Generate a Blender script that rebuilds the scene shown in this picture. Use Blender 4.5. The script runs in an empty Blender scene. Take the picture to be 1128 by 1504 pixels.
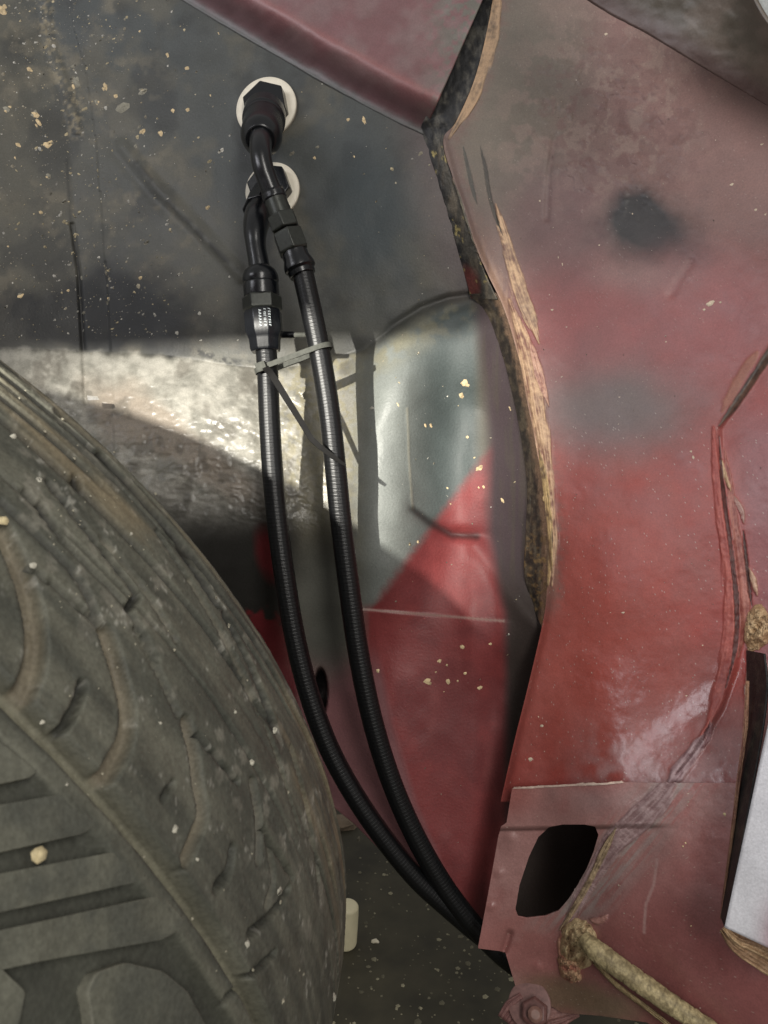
import bpy, math, random
import numpy as np

# ------------------------------------------------------------------ camera, world, lamps, exposure
SC = bpy.context.scene
COL = SC.collection
F, CX, CY = 1136.0, 564.0, 752.0            # focal length / centre of the photograph in its own pixels
PITCH = math.radians(12)
CAM = np.array([0.0, 0.0, 0.6])
FW = np.array([0, math.cos(PITCH), -math.sin(PITCH)])
UP = np.array([0, math.sin(PITCH), math.cos(PITCH)])
RT = np.array([1.0, 0, 0])

cam = bpy.data.cameras.new('camera')
cam.sensor_fit = 'VERTICAL'; cam.sensor_height = 24.0
cam.lens = 24.0 * F / 1504.0
cam.clip_start = 0.01; cam.clip_end = 200
cam.dof.use_dof = True; cam.dof.focus_distance = 0.56; cam.dof.aperture_fstop = 18
co = bpy.data.objects.new('camera', cam); COL.objects.link(co)
co.location = CAM; co.rotation_euler = (math.pi / 2 - PITCH, 0, 0)
SC.camera = co

W = bpy.data.worlds.new('World'); SC.world = W; W.use_nodes = True
W.node_tree.nodes['Background'].inputs[0].default_value = (1.0, 0.985, 0.95, 1)
W.node_tree.nodes['Background'].inputs[1].default_value = 0.31

def w3(u, v, d):
    u = np.asarray(u, float); v = np.asarray(v, float); d = np.asarray(d, float)
    return CAM + d[..., None] * (FW + ((u - CX) / F)[..., None] * RT - ((v - CY) / F)[..., None] * UP)
def P(u, v, d): return w3(np.array(u), np.array(v), np.array(d))
def camspace(x, up, d): return CAM + x * RT + up * UP + d * FW

def lamp(name, kind, pos, aim, power, col, **kw):
    l = bpy.data.lights.new(name, kind); l.energy = power; l.color = col
    for k, x in kw.items(): setattr(l, k, x)
    o = bpy.data.objects.new(name, l); COL.objects.link(o); o.location = pos
    from mathutils import Vector
    o.rotation_euler = (Vector(aim) - Vector(pos)).to_track_quat('-Z', 'Y').to_euler()
    return o
# the hand lamp, held to the left of and above the camera
lamp('work_lamp', 'SPOT', camspace(-0.30, 0.15, -0.02), P(370, 600, 0.6), 38.0, (1.0, 0.96, 0.87),
     spot_size=math.radians(41), spot_blend=0.9, shadow_soft_size=0.004)
# daylight from the garage door behind and to the left
lamp('door_light', 'AREA', camspace(-1.05, 0.42, -0.50), P(860, 900, 0.5), 12.0, (0.93, 0.94, 1.0), shape='RECTANGLE', size=0.9, size_y=0.6)
# added fill lamp behind the camera, brightens the lower bracket
lamp('fill_light', 'AREA', camspace(0.30, 0.42, -0.75), P(860, 1150, 0.5), 8.0, (1.0, 0.96, 0.90), shape='RECTANGLE', size=0.25, size_y=1.0)

SC.view_settings.view_transform = 'Standard'; SC.view_settings.look = 'None'
SC.view_settings.exposure = 0.15; SC.view_settings.gamma = 1.0
SC.view_settings.use_curve_mapping = False

# ------------------------------------------------------------------ helpers
rng = np.random.default_rng(7); random.seed(7)
def lin(r, g, b):
    c = np.array([r, g, b], float) / 255
    return np.where(c <= 0.04045, c / 12.92, ((c + 0.055) / 1.055) ** 2.4)
def sm(a, b, x):
    t = np.clip((x - a) / (b - a), 0, 1); return t * t * (3 - 2 * t)
_perm = rng.random((256, 256))
def vnoise(x, y):
    x = np.asarray(x, float); y = np.asarray(y, float)
    xi = np.floor(x).astype(int); yi = np.floor(y).astype(int); fx = x - xi; fy = y - yi
    fx = fx * fx * (3 - 2 * fx); fy = fy * fy * (3 - 2 * fy)
    a = _perm[xi % 256, yi % 256]; b = _perm[(xi + 1) % 256, yi % 256]
    c = _perm[xi % 256, (yi + 1) % 256]; d = _perm[(xi + 1) % 256, (yi + 1) % 256]
    return (a * (1 - fx) + b * fx) * (1 - fy) + (c * (1 - fx) + d * fx) * fy
def fbm(x, y, o=4):
    s = 0; a = 1; t = 0
    for i in range(o):
        s = s + a * vnoise(x * 2 ** i + 17.3 * i, y * 2 ** i + 5.1 * i); t += a; a *= 0.55
    return s / t
def blob(u, v, cx, cy, rx, ry, ang=0, soft=0.6, jit=0.0, js=40):
    c, s = math.cos(math.radians(ang)), math.sin(math.radians(ang))
    x = ((u - cx) * c + (v - cy) * s) / rx; y = (-(u - cx) * s + (v - cy) * c) / ry
    r = np.sqrt(x * x + y * y)
    if jit: r = r + jit * (fbm(u / js, v / js) - 0.5) * 2
    return 1 - sm(1 - soft, 1 + soft, r)
def pdist(u, v, pts):
    """distance to a polyline and the arc fraction of the closest point"""
    pts = np.asarray(pts, float); best = np.full(np.shape(u), 1e9); tt = np.zeros(np.shape(u))
    L = np.r_[0, np.cumsum(np.linalg.norm(np.diff(pts, axis=0), axis=1))]
    for i in range(len(pts) - 1):
        a = pts[i]; b = pts[i + 1]; ab = b - a; q = ab @ ab
        t = np.clip(((u - a[0]) * ab[0] + (v - a[1]) * ab[1]) / q, 0, 1)
        dd = np.hypot(u - a[0] - t * ab[0], v - a[1] - t * ab[1])
        m = dd < best; best = np.where(m, dd, best); tt = np.where(m, (L[i] + t * math.sqrt(q)) / L[-1], tt)
    return best, tt
def line(u, v, pts, w, soft=0.6):
    d, _ = pdist(u, v, pts); return 1 - sm(w * (1 - soft), w * (1 + soft), d)
def inpoly(u, v, pts):
    pts = np.asarray(pts, float); r = np.zeros(np.shape(u), bool); n = len(pts)
    for i in range(n):
        x1, y1 = pts[i]; x2, y2 = pts[(i + 1) % n]
        if y1 == y2: continue
        r ^= ((y1 > v) != (y2 > v)) & (u < (x2 - x1) * (v - y1) / (y2 - y1) + x1)
    return r
def resample(pts, n, smooth=True):
    pts = np.asarray(pts, float)
    if smooth and len(pts) > 2:
        q = np.vstack([2 * pts[0] - pts[1], pts, 2 * pts[-1] - pts[-2]]); out = []
        for i in range(1, len(q) - 2):
            p0, p1, p2, p3 = q[i - 1:i + 3]
            for t in np.linspace(0, 1, 24, endpoint=False):
                out.append(0.5 * (2 * p1 + (p2 - p0) * t + (2 * p0 - 5 * p1 + 4 * p2 - p3) * t * t + (3 * p1 - p0 - 3 * p2 + p3) * t ** 3))
        out.append(pts[-1]); pts = np.array(out)
    L = np.r_[0, np.cumsum(np.linalg.norm(np.diff(pts, axis=0), axis=1))]
    s = np.linspace(0, L[-1], n)
    return np.stack([np.interp(s, L, pts[:, k]) for k in range(pts.shape[1])], 1)
def rbf(ctrl):
    """thin-plate surface through (u, v, value) control points"""
    c = np.array(ctrl, float); X = c[:, :2] / 300.; n = len(c)
    def k(r2): return 0.5 * r2 * np.log(r2 + 1e-9)
    D = ((X[:, None] - X[None]) ** 2).sum(2); A = np.zeros((n + 3, n + 3))
    A[:n, :n] = k(D) + 1e-3 * np.eye(n); A[:n, n] = 1; A[:n, n + 1:] = X; A[n, :n] = 1; A[n + 1:, :n] = X.T
    w = np.linalg.solve(A, np.r_[c[:, 2], 0, 0, 0])
    def f(u, v):
        u = np.asarray(u, float) / 300.; v = np.asarray(v, float) / 300.
        s = w[n] + w[n + 1] * u + w[n + 2] * v
        for i in range(n): s = s + w[i] * k((u - X[i, 0]) ** 2 + (v - X[i, 1]) ** 2)
        return s
    return f

def mesh(name, verts, faces, mat, parent=None, col=None, rgh=None, smooth=True, uv=None):
    me = bpy.data.meshes.new(name)
    verts = np.asarray(verts, float)
    if isinstance(faces, np.ndarray) and faces.ndim == 2:
        n, k = faces.shape
        me.vertices.add(len(verts)); me.vertices.foreach_set('co', verts.ravel())
        me.loops.add(n * k); me.loops.foreach_set('vertex_index', faces.ravel().astype(np.int32))
        me.polygons.add(n); me.polygons.foreach_set('loop_start', np.arange(0, n * k, k, dtype=np.int32))
        me.polygons.foreach_set('loop_total', np.full(n, k, dtype=np.int32)) if False else None
        me.update(calc_edges=True)
    else:
        me.from_pydata(verts.tolist(), [], [list(map(int, f)) for f in faces])
    me.validate()
    if col is not None:
        a = me.color_attributes.new('col', 'FLOAT_COLOR', 'POINT')
        c4 = np.ones((len(verts), 4)); c4[:, :3] = col; a.data.foreach_set('color', c4.ravel())
    if rgh is not None:
        a = me.attributes.new('rgh', 'FLOAT', 'POINT'); a.data.foreach_set('value', np.broadcast_to(np.asarray(rgh, float), (len(verts),)).copy())
    if uv is not None:
        a = me.attributes.new('st', 'FLOAT_VECTOR', 'POINT'); q = np.zeros((len(verts), 3)); q[:, :2] = uv; a.data.foreach_set('vector', q.ravel())
    me.polygons.foreach_set('use_smooth', np.full(len(me.polygons), smooth))
    me.materials.append(mat); me.update()
    o = bpy.data.objects.new(name, me); COL.objects.link(o)
    if parent is not None:
        o.parent = parent; o.matrix_parent_inverse = pmat[parent.name].inverted()
    return o
from mathutils import Matrix
pmat = {}
def thing(name, loc, label, cat, group=None):
    o = bpy.data.objects.new(name, None); COL.objects.link(o); o.location = loc; o.empty_display_size = 0.02
    o['label'] = label; o['category'] = cat
    if group: o['group'] = group
    pmat[o.name] = Matrix.Translation(loc)
    return o
def tag(o, label, cat, group=None):
    o['label'] = label; o['category'] = cat
    if group: o['group'] = group
    return o
def asparent(o): pmat[o.name] = Matrix.Identity(4); return o      # a part used as parent of sub-parts: its own world matrix is the identity
def gridfaces(nr, nc, closed=False):
    i = np.arange(nr - 1)[:, None]; j = np.arange(nc if closed else nc - 1)[None]
    j2 = (j + 1) % nc
    return np.stack([i * nc + j, (i + 1) * nc + j, (i + 1) * nc + j2, i * nc + j2], -1).reshape(-1, 4)
def solid(o, t, off=1.0):
    m = o.modifiers.new('thickness', 'SOLIDIFY'); m.thickness = t; m.offset = off
    return o

# ------------------------------------------------------------------ materials
def node_mat(name):
    m = bpy.data.materials.new(name); m.use_nodes = True
    nt = m.node_tree; b = nt.nodes['Principled BSDF']
    return m, nt, b
def N(nt, t, **kw):
    n = nt.nodes.new(t)
    for k, x in kw.items():
        if k.startswith('i_'): n.inputs[k[2:].replace('_', ' ')].default_value = x
        else: setattr(n, k, x)
    return n
def attr_mat(name, rough=None, spec=0.5, grain=0.12, gscale=900., bump=0.15, bscale=700., bdist=0.0004, coat=0.0, big=0.10, bigscale=45.):
    m, nt, b = node_mat(name); L = nt.links.new
    a = N(nt, 'ShaderNodeAttribute', attribute_name='col')
    geo = N(nt, 'ShaderNodeTexCoord')
    n1 = N(nt, 'ShaderNodeTexNoise', i_Scale=gscale, i_Detail=3.0)
    n2 = N(nt, 'ShaderNodeTexNoise', i_Scale=bigscale, i_Detail=5.0)
    for n in (n1, n2): L(geo.outputs['Object'], n.inputs['Vector'])
    m1 = N(nt, 'ShaderNodeMapRange'); m1.inputs['From Min'].default_value = 0.3; m1.inputs['From Max'].default_value = 0.7
    m1.inputs['To Min'].default_value = 1 - grain; m1.inputs['To Max'].default_value = 1 + grain; L(n1.outputs['Fac'], m1.inputs['Value'])
    m2 = N(nt, 'ShaderNodeMapRange'); m2.inputs['From Min'].default_value = 0.3; m2.inputs['From Max'].default_value = 0.7
    m2.inputs['To Min'].default_value = 1 - big; m2.inputs['To Max'].default_value = 1 + big; L(n2.outputs['Fac'], m2.inputs['Value'])
    mu = N(nt, 'ShaderNodeMath', operation='MULTIPLY'); L(m1.outputs[0], mu.inputs[0]); L(m2.outputs[0], mu.inputs[1])
    vm = N(nt, 'ShaderNodeVectorMath', operation='SCALE'); L(a.outputs['Color'], vm.inputs[0]); L(mu.outputs[0], vm.inputs['Scale'])
    L(vm.outputs[0], b.inputs['Base Color'])
    if rough is None:
        ra = N(nt, 'ShaderNodeAttribute', attribute_name='rgh')
        rm = N(nt, 'ShaderNodeMath', operation='MULTIPLY'); L(ra.outputs['Fac'], rm.inputs[0]); L(m2.outputs[0], rm.inputs[1]); rm.use_clamp = True
        L(rm.outputs[0], b.inputs['Roughness'])
    else: b.inputs['Roughness'].default_value = rough
    b.inputs['Specular IOR Level'].default_value = spec
    if coat:
        b.inputs['Coat Weight'].default_value = coat; cm = N(nt, 'ShaderNodeMath', operation='MULTIPLY'); cm.inputs[1].default_value = 0.85; L(ra.outputs['Fac'], cm.inputs[0]); L(cm.outputs[0], b.inputs['Coat Roughness'])
    nb = N(nt, 'ShaderNodeTexNoise', i_Scale=bscale, i_Detail=4.0); L(geo.outputs['Object'], nb.inputs['Vector'])
    bp = N(nt, 'ShaderNodeBump', i_Strength=bump, i_Distance=bdist); L(nb.outputs['Fac'], bp.inputs['Height']); L(bp.outputs[0], b.inputs['Normal'])
    return m
def plain_mat(name, rgb, rough, spec=0.5, metal=0.0, var=0.2, scale=300., bump=0.1, bdist=0.0003):
    m, nt, b = node_mat(name); L = nt.links.new
    geo = N(nt, 'ShaderNodeTexCoord'); n = N(nt, 'ShaderNodeTexNoise', i_Scale=scale, i_Detail=5.0); L(geo.outputs['Object'], n.inputs['Vector'])
    cr = N(nt, 'ShaderNodeValToRGB'); c = lin(*rgb)
    cr.color_ramp.elements[0].position = 0.3; cr.color_ramp.elements[1].position = 0.7
    cr.color_ramp.elements[0].color = (*(c * (1 - var)), 1); cr.color_ramp.elements[1].color = (*np.minimum(c * (1 + var), 1), 1)
    L(n.outputs['Fac'], cr.inputs[0]); L(cr.outputs[0], b.inputs['Base Color'])
    b.inputs['Roughness'].default_value = rough; b.inputs['Metallic'].default_value = metal; b.inputs['Specular IOR Level'].default_value = spec
    bp = N(nt, 'ShaderNodeBump', i_Strength=bump, i_Distance=bdist); L(n.outputs['Fac'], bp.inputs['Height']); L(bp.outputs[0], b.inputs['Normal'])
    return m
M = dict(
    paint=attr_mat('body_paint', spec=0.6, coat=0.30, bump=0.22, bscale=520., bdist=0.0006),
    wall=attr_mat('wing_paint', spec=0.5, bump=0.35, bscale=480., bdist=0.0007),
    sealant=attr_mat('seam_sealant', rough=0.62, bump=0.5, bscale=650., bdist=0.0010, grain=0.25, gscale=700.),
    mud=attr_mat('dried_mud', rough=0.9, bump=0.4, bscale=900., grain=0.2),
    rubber=attr_mat('tyre_rubber', rough=None, spec=0.35, bump=0.5, bscale=420., bdist=0.0008, grain=0.16, gscale=700., big=0.16, bigscale=60.),
    anod=plain_mat('black_anodised_metal', (13, 15, 19), 0.26, spec=0.6, scale=500.),
    anod_dull=plain_mat('dull_black_metal', (58, 60, 56), 0.36, spec=0.6, metal=0.5, scale=500.),
    braid=plain_mat('black_nylon_braid', (11, 12, 14), 0.42, spec=0.5, scale=1500.),
    white=plain_mat('white_plastic', (236, 228, 210), 0.55, var=0.05, scale=200.),
    tie=plain_mat('dark_nylon', (78, 79, 74), 0.75, spec=0.2, scale=400.),
    tie_tail=plain_mat('dark_nylon_tail', (22, 21, 20), 0.6, spec=0.2, scale=400.),
    letter=plain_mat('white_etching', (185, 192, 195), 0.5, var=0.1),
    floor=plain_mat('dusty_concrete', (60, 56, 42), 0.75, var=0.35, scale=28., bump=0.3, bdist=0.002),
    block=plain_mat('pale_plastic', (225, 215, 180), 0.5, var=0.08, scale=60.),
    metal=plain_mat('bare_metal', (205, 200, 190), 0.3, metal=0.7, scale=300.),
    dark=plain_mat('dark_cavity', (30, 29, 27), 0.9, scale=60.),
)
RED = lin(146, 52, 50); REDD = lin(112, 42, 44); MAUVE = lin(150, 98, 96); GREY = lin(112, 110, 100); BLACK = lin(44, 48, 50)
CHAR = lin(72, 73, 70); OLIVE = lin(118, 112, 96); TAN = lin(196, 166, 124); PALE = lin(188, 178, 180)
def mix(a, b, t): return a * (1 - t[..., None]) + b * t[..., None]
def full(u, c): return np.broadcast_to(c, np.shape(u) + (3,)).copy()

def patch(name, A, B, nu, nv, dfun, cfun, mat, parent, smooth_edges=True, thick=None, pw=1.0):
    """sheet ruled between boundary polylines A (start) and B (end); dfun gives its distance, cfun colour and roughness"""
    a = resample(A, nv, smooth_edges); b = resample(B, nv, smooth_edges); t = (np.linspace(0, 1, nu) ** pw)[None, :, None]
    uv = a[:, None] * (1 - t) + b[:, None] * t; u = uv[..., 0]; v = uv[..., 1]
    dd = uv[..., 2] + (dfun(u, v) if dfun else 0) if uv.shape[2] == 3 else dfun(u, v)
    pos = w3(u, v, dd); c, r = cfun(u, v)
    fc = gridfaces(nv, nu); k = (nv // 2, nu // 2)
    if np.cross(pos[k[0] + 1, k[1]] - pos[k], pos[k[0], k[1] + 1] - pos[k]) @ (CAM - pos[k]) < 0: fc = fc[:, ::-1].copy()
    o = mesh(name, pos.reshape(-1, 3), fc, mat, parent, c.reshape(-1, 3), np.broadcast_to(r, u.shape).ravel())
    if thick: solid(o, thick, -1.0)
    return o

def base_col(u, v):
    return pil_c(u, v) if np.max(v) < 1165 else low_c(u, v)
def bead(name, pts, widths, dfun, height, cfun, parent, mat=None, n=None, nc=31, jit=0.35, stri=9., seed=0, base='panel', wide=1.7):
    """hand-smeared strip of sealant bonded to a surface: its ragged edges run out flush and take the paint's colour"""
    pts = np.asarray(pts, float); L = np.linalg.norm(np.diff(pts, axis=0), axis=1).sum(); n = n or max(16, int(L / 2.2))
    c = resample(pts, n); t = np.linspace(0, 1, n); w = np.interp(t, np.linspace(0, 1, len(widths)), widths) * (wide if base else 1.0)
    tan = np.gradient(c, axis=0); tan /= np.linalg.norm(tan, axis=1)[:, None]; nor = np.stack([-tan[:, 1], tan[:, 0]], 1)
    s = np.linspace(-1, 1, nc); S, T = np.meshgrid(s, t * L)
    wid = w[:, None] * 0.5 * (1 + 0.25 * (fbm(T / 30 + seed, T * 0 + seed * 3.3, 2) - .5))
    u = c[:, 0][:, None] + nor[:, 0][:, None] * S * wid; v = c[:, 1][:, None] + nor[:, 1][:, None] * S * wid
    st = fbm(S * stri + seed, T / 70 + seed, 3); lump = fbm(S * 1.5 + seed + 9, T / 16 + seed, 3)
    if base:
        rag = 1 - np.abs(S) - (.45 + jit * .6) * fbm(S * stri * .6 + seed * 2.1, T / 34 + seed + 4, 4) * (.5 + np.abs(S))
        endf = np.minimum(1, np.minimum(T, L - T) / (0.12 * L + 1)); rag = rag + (endf - 1) * .5
        mask = sm(0.0, 0.20, rag)
    else: mask = np.sqrt(np.clip(1 - S ** 4, 0, 1))
    h = height * mask * (0.30 + 0.8 * st) * (0.6 + 0.8 * lump) + (.00025 if base else 0)
    h = np.where((np.abs(S) > .999) | (np.minimum(T, L - T) < 1e-6), -0.0002 if base else -.001, h)
    col = cfun(S, T / L, st, lump)
    rg = 0.6 + 0 * u
    if base:
        bc, br = base_col(u, v); mk = sm(.05, .6, mask); col = mix(bc, col, mk); rg = br * (1 - mk) + .62 * mk
    return mesh(name, w3(u, v, dfun(u, v) - h).reshape(-1, 3), gridfaces(n, nc), M['paint'] if base else M['sealant'], parent, col.reshape(-1, 3), rg.ravel())

class Flakes:
    def __init__(s): s.v = []; s.f = []; s.c = []
    def add(s, u, v, size, dfun, col, asp=1.0, ang=0.0, h=0.35, nn=7):
        e = 2.0
        p0 = P(u, v, dfun(np.array(u), np.array(v))); pu = P(u + e, v, dfun(np.array(u + e), np.array(v))); pv = P(u, v + e, dfun(np.array(u), np.array(v + e)))
        nrm = np.cross(pu - p0, pv - p0); nrm /= np.linalg.norm(nrm)
        if nrm @ (CAM - p0) < 0: nrm = -nrm
        b = len(s.v); mm = np.linalg.norm(pu - p0) / e
        mm = min(mm, 0.0007)
        x = (pu - p0) / np.linalg.norm(pu - p0); y = np.cross(nrm, x); ca, sa = math.cos(ang), math.sin(ang)
        for k in range(nn):
            a = 2 * math.pi * k / nn + random.uniform(-.2, .2); r = size * mm * random.uniform(0.72, 1.15)
            q = np.array([math.cos(a) * r * asp, math.sin(a) * r / max(asp, .01) ** 0.5]); q = np.array([q[0] * ca - q[1] * sa, q[0] * sa + q[1] * ca])
            s.v.append(p0 + x * q[0] + y * q[1] - nrm * 0.0002); s.c.append(col * random.uniform(.75, 1.05))
        for k in range(3):
            a = 2 * math.pi * k / 3 + random.random(); r = size * mm * 0.4
            s.v.append(p0 + x * math.cos(a) * r * asp + y * math.sin(a) * r + nrm * size * mm * h * random.uniform(.6, 1.2)); s.c.append(col * random.uniform(.9, 1.15))
        t0 = b + nn; s.f.append((t0, t0 + 1, t0 + 2))
        for k in range(nn):
            s.f.append((b + k, b + (k + 1) % nn, t0 + (k * 3) // nn))
            if ((k + 1) * 3) // nn != (k * 3) // nn: s.f.append((b + (k + 1) % nn, t0 + (((k + 1) * 3) // nn) % 3, t0 + (k * 3) // nn))
    def build(s, name, parent, stuff=True):
        o = mesh(name, s.v, s.f, M['mud'], parent, np.array(s.c), 0.9)
        if stuff: o['kind'] = 'stuff'
        return o

def sampler(f, u0, u1, v0, v1, step=3.0):
    """fast bilinear look-up of a surface for the many small flecks"""
    gu = np.arange(u0, u1 + step, step); gv = np.arange(v0, v1 + step, step); G = f(*np.meshgrid(gu, gv)); nv, nu = G.shape
    def g(u, v):
        x = min(max((float(u) - u0) / step, 0), nu - 1.001); y = min(max((float(v) - v0) / step, 0), nv - 1.001); i = int(x); j = int(y); a = x - i; b = y - j
        return (G[j, i] * (1 - a) + G[j, i + 1] * a) * (1 - b) + (G[j + 1, i] * (1 - a) + G[j + 1, i + 1] * a) * b
    return g

def tube(name, pts, radii, mat, parent, n=None, ns=24, rmod=None, cap=True, col=None, ovality=None, step=0.0012):
    pts = np.asarray(pts, float); rad = np.asarray(radii, float) if np.ndim(radii) else np.full(len(pts), radii)
    L = np.linalg.norm(np.diff(pts, axis=0), axis=1).sum(); n = n or max(8, int(L / step))
    q = resample(np.c_[pts, rad], n); c = q[:, :3]; r = q[:, 3]
    tan = np.gradient(c, axis=0); tan /= np.linalg.norm(tan, axis=1)[:, None]
    nx = np.cross(tan[0], FW); nx /= np.linalg.norm(nx); V = []
    arc = np.r_[0, np.cumsum(np.linalg.norm(np.diff(c, axis=0), axis=1))]
    th = np.linspace(0, 2 * math.pi, ns, endpoint=False)
    for i in range(n):
        nx = nx - tan[i] * (nx @ tan[i]); nx /= np.linalg.norm(nx); ny = np.cross(tan[i], nx)
        rr = r[i] + (rmod(arc[i], th) if rmod else 0 * th)
        V.append(c[i] + np.cos(th)[:, None] * nx * rr[:, None] + np.sin(th)[:, None] * ny * rr[:, None])
    V = np.concatenate(V); f = gridfaces(n, ns, True).tolist()
    if cap: f.append(list(range(ns))); f.append(list(range((n - 1) * ns, n * ns))[::-1])
    cc = None
    if col is not None: cc = col(np.repeat(arc, ns), np.tile(th, n))
    return mesh(name, V, f, mat, parent, cc, 0.6 if col is not None else None)

def lathe(name, p0, p1, prof, mat, parent, ns=32, rot=0.0, smooth=False, bevel=0.0004, ref=None):
    """solid of revolution (or prism, ns=6) along p0->p1; prof = [(fraction, radius)]"""
    p0 = np.asarray(p0, float); p1 = np.asarray(p1, float); ax = p1 - p0; L = np.linalg.norm(ax); ax = ax / L
    nx = np.cross(ax, FW if ref is None else ref); nx /= np.linalg.norm(nx); ny = np.cross(ax, nx)
    th = np.linspace(0, 2 * math.pi, ns, endpoint=False) + rot; V = []
    for t, r in prof:
        V.append(p0 + ax * t * L + r * (np.cos(th)[:, None] * nx + np.sin(th)[:, None] * ny))
    n = len(prof); f = gridfaces(n, ns, True).tolist(); f.append(list(range(ns))); f.append(list(range((n - 1) * ns, n * ns))[::-1])
    o = mesh(name, np.concatenate(V), f, mat, parent, smooth=True)
    o.data.set_sharp_from_angle(angle=math.radians(28))
    if bevel:
        b = o.modifiers.new('bevel', 'BEVEL'); b.width = bevel; b.segments = 2; b.limit_method = 'ANGLE'; b.angle_limit = math.radians(25); b.harden_normals = False
    return o

# ------------------------------------------------------------------ floor
fl = mesh('floor', [(-6, -3, -0.02), (6, -3, -0.02), (6, 9, -0.02), (-6, 9, -0.02)], [(0, 1, 2, 3)], M['floor'])
fl['kind'] = 'structure'

# ------------------------------------------------------------------ car body: inner wing
body = thing('car_body', (0.1, 0.62, 0.1), 'red and charcoal sheet metal of the car wheel arch around the hoses', 'car body')
LEDGE = [(-400, 490), (-100, 506), (0, 512), (120, 516), (240, 521), (330, 536), (400, 543), (470, 532), (535, 512), (600, 466), (650, 442), (700, 430), (900, 400)]
wall_base = rbf([(-300, -150, .72), (100, -150, .675), (500, -150, .64), (900, -150, .64), (-300, 250, .70), (100, 200, .66), (400, 170, .63), (600, 200, .615), (660, 330, .61), (860, 250, .63),
                 (-300, 500, .69), (0, 505, .665), (200, 510, .65), (400, 530, .635), (540, 505, .625), (690, 440, .615), (716, 466, .603), (860, 500, .605),
                 (-300, 800, .68), (0, 750, .66), (200, 720, .65), (400, 720, .645), (480, 640, .655), (480, 850, .655),
                 (640, 600, .632), (700, 600, .625), (753, 582, .598), (774, 716, .592), (640, 800, .630), (700, 800, .622), (769, 843, .592), (797, 921, .580), (860, 900, .60),
                 (440, 1000, .645), (560, 1000, .618), (650, 1000, .612), (740, 1000, .605), (450, 1150, .628), (600, 1250, .610), (720, 1380, .605), (860, 1400, .63), (860, 1150, .61)])
LX = np.array([p[0] for p in LEDGE], float); LY = np.array([p[1] for p in LEDGE], float)
CREASE = [(55, -60), (68, 40), (85, 100), (100, 200), (112, 350), (122, 500)]
def wall_d(u, v):
    u = np.asarray(u, float); v = np.asarray(v, float)
    d = wall_base(u, v)
    s = v - np.interp(u, LX, LY)
    fade = 1 - sm(520, 680, u)
    sp = np.maximum(s, 0)
    d = d - 0.052 * (1 - np.exp(-sp / 95)) * fade * (1 - 0.75 * sm(760, 1000, v))
    # ribbed bulge to the right of the hoses
    bx = np.interp(v, [430, 600, 860, 1000], [588, 572, 556, 552])
    d = d - 0.016 * np.exp(-(np.abs(u - bx - 4) / 66) ** 2.2) * sm(-5, 130, s) * (1 - sm(800, 960, v))
    d = d - 0.006 * sm(0, 26, s) * sm(500, 600, u) * (1 - sm(690, 730, u))
    # vertical joint far left
    cl = np.interp(v, [-60, 40, 100, 200, 350, 500, 700], [55, 68, 85, 100, 112, 122, 130])
    d = d - 0.00022 * np.maximum(cl - u, 0) + 0.00005 * np.maximum(u - cl, 0) * (u < cl + 40)
    e, _ = pdist(u, v, [(106, 330), (116, 400), (122, 500), (126, 592)]); d = d + 0.0022 * (1 - sm(1.5, 4.5, e))
    e, _ = pdist(u, v, [(62, -20), (72, 60), (95, 125), (112, 190)]); d = d - 0.0022 * (1 - sm(2, 12, e)) * (0.4 + fbm(u / 9, v / 9))
    # slanting swage line under the upper fitting
    e, t = pdist(u, v, [(180, 215), (230, 275), (290, 335), (355, 405)]); d = d - 0.0022 * np.exp(-(e / 11) ** 2) + 0.0012 * np.exp(-((e - 14) / 8) ** 2)
    # stamped wrinkles running to the seam
    e, t = pdist(u, v, [(545, 515), (575, 480), (620, 452), (660, 438), (690, 434)]); d = d + 0.0035 * np.exp(-(e / 6) ** 2) * (0.2 + t)
    e, t = pdist(u, v, [(560, 510), (620, 480), (665, 455), (692, 446)]); d = d + 0.0028 * np.exp(-(e / 6) ** 2) * (0.1 + t)
    # pinched dent
    e, t = pdist(u, v, [(606, 748), (630, 766), (660, 784), (716, 788)]); d = d + 0.0050 * np.exp(-(e / 9) ** 2) * np.sin(np.clip(t, 0.05, 1) * 3.0) - 0.001 * np.exp(-((e - 18) / 16) ** 2)
    e, t = pdist(u, v, [(598, 600), (601, 680), (606, 748)]); d = d - 0.0005 * np.exp(-(e / 2.0) ** 2)
    e, t = pdist(u, v, [(700, 800), (735, 850), (770, 900), (790, 920)]); d = d - 0.0040 * np.exp(-(e / 14) ** 2)
    # lapped joint
    yl = np.interp(u, [500, 530, 745, 760], [892, 895, 912, 914]); g = sm(505, 535, u) * (1 - sm(735, 760, u))
    d = d - 0.0022 * sm(-1.5, 1.5, v - yl) * g * (1 - sm(920, 1050, v))
    # oval drain hole
    q = np.hypot((u - 471) / 11, (v - 1017) / 36); d = d + 0.018 * (1 - sm(0.85, 1.08, q))
    # lower flange turned towards the wheel
    e = u - np.interp(v, [880, 960, 1060, 1180, 1300], [545, 556, 575, 610, 660]); d = d + 0.00010 * np.maximum(-e, 0) * sm(880, 980, v)
    # thick undercoat
    tex = sm(0, 30, s) * (1 - sm(420, 520, u)) * (1 - sm(720, 800, v))
    d = d - tex * (0.0026 * (fbm(u / 9 + 3, v / 6, 3) - .5) + 0.004 * (fbm(u / 38, v / 30, 2) - .5))
    d = d - 0.0030 * (fbm(u / 70 + 40, v / 80, 3) - .5)
    return d
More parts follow.
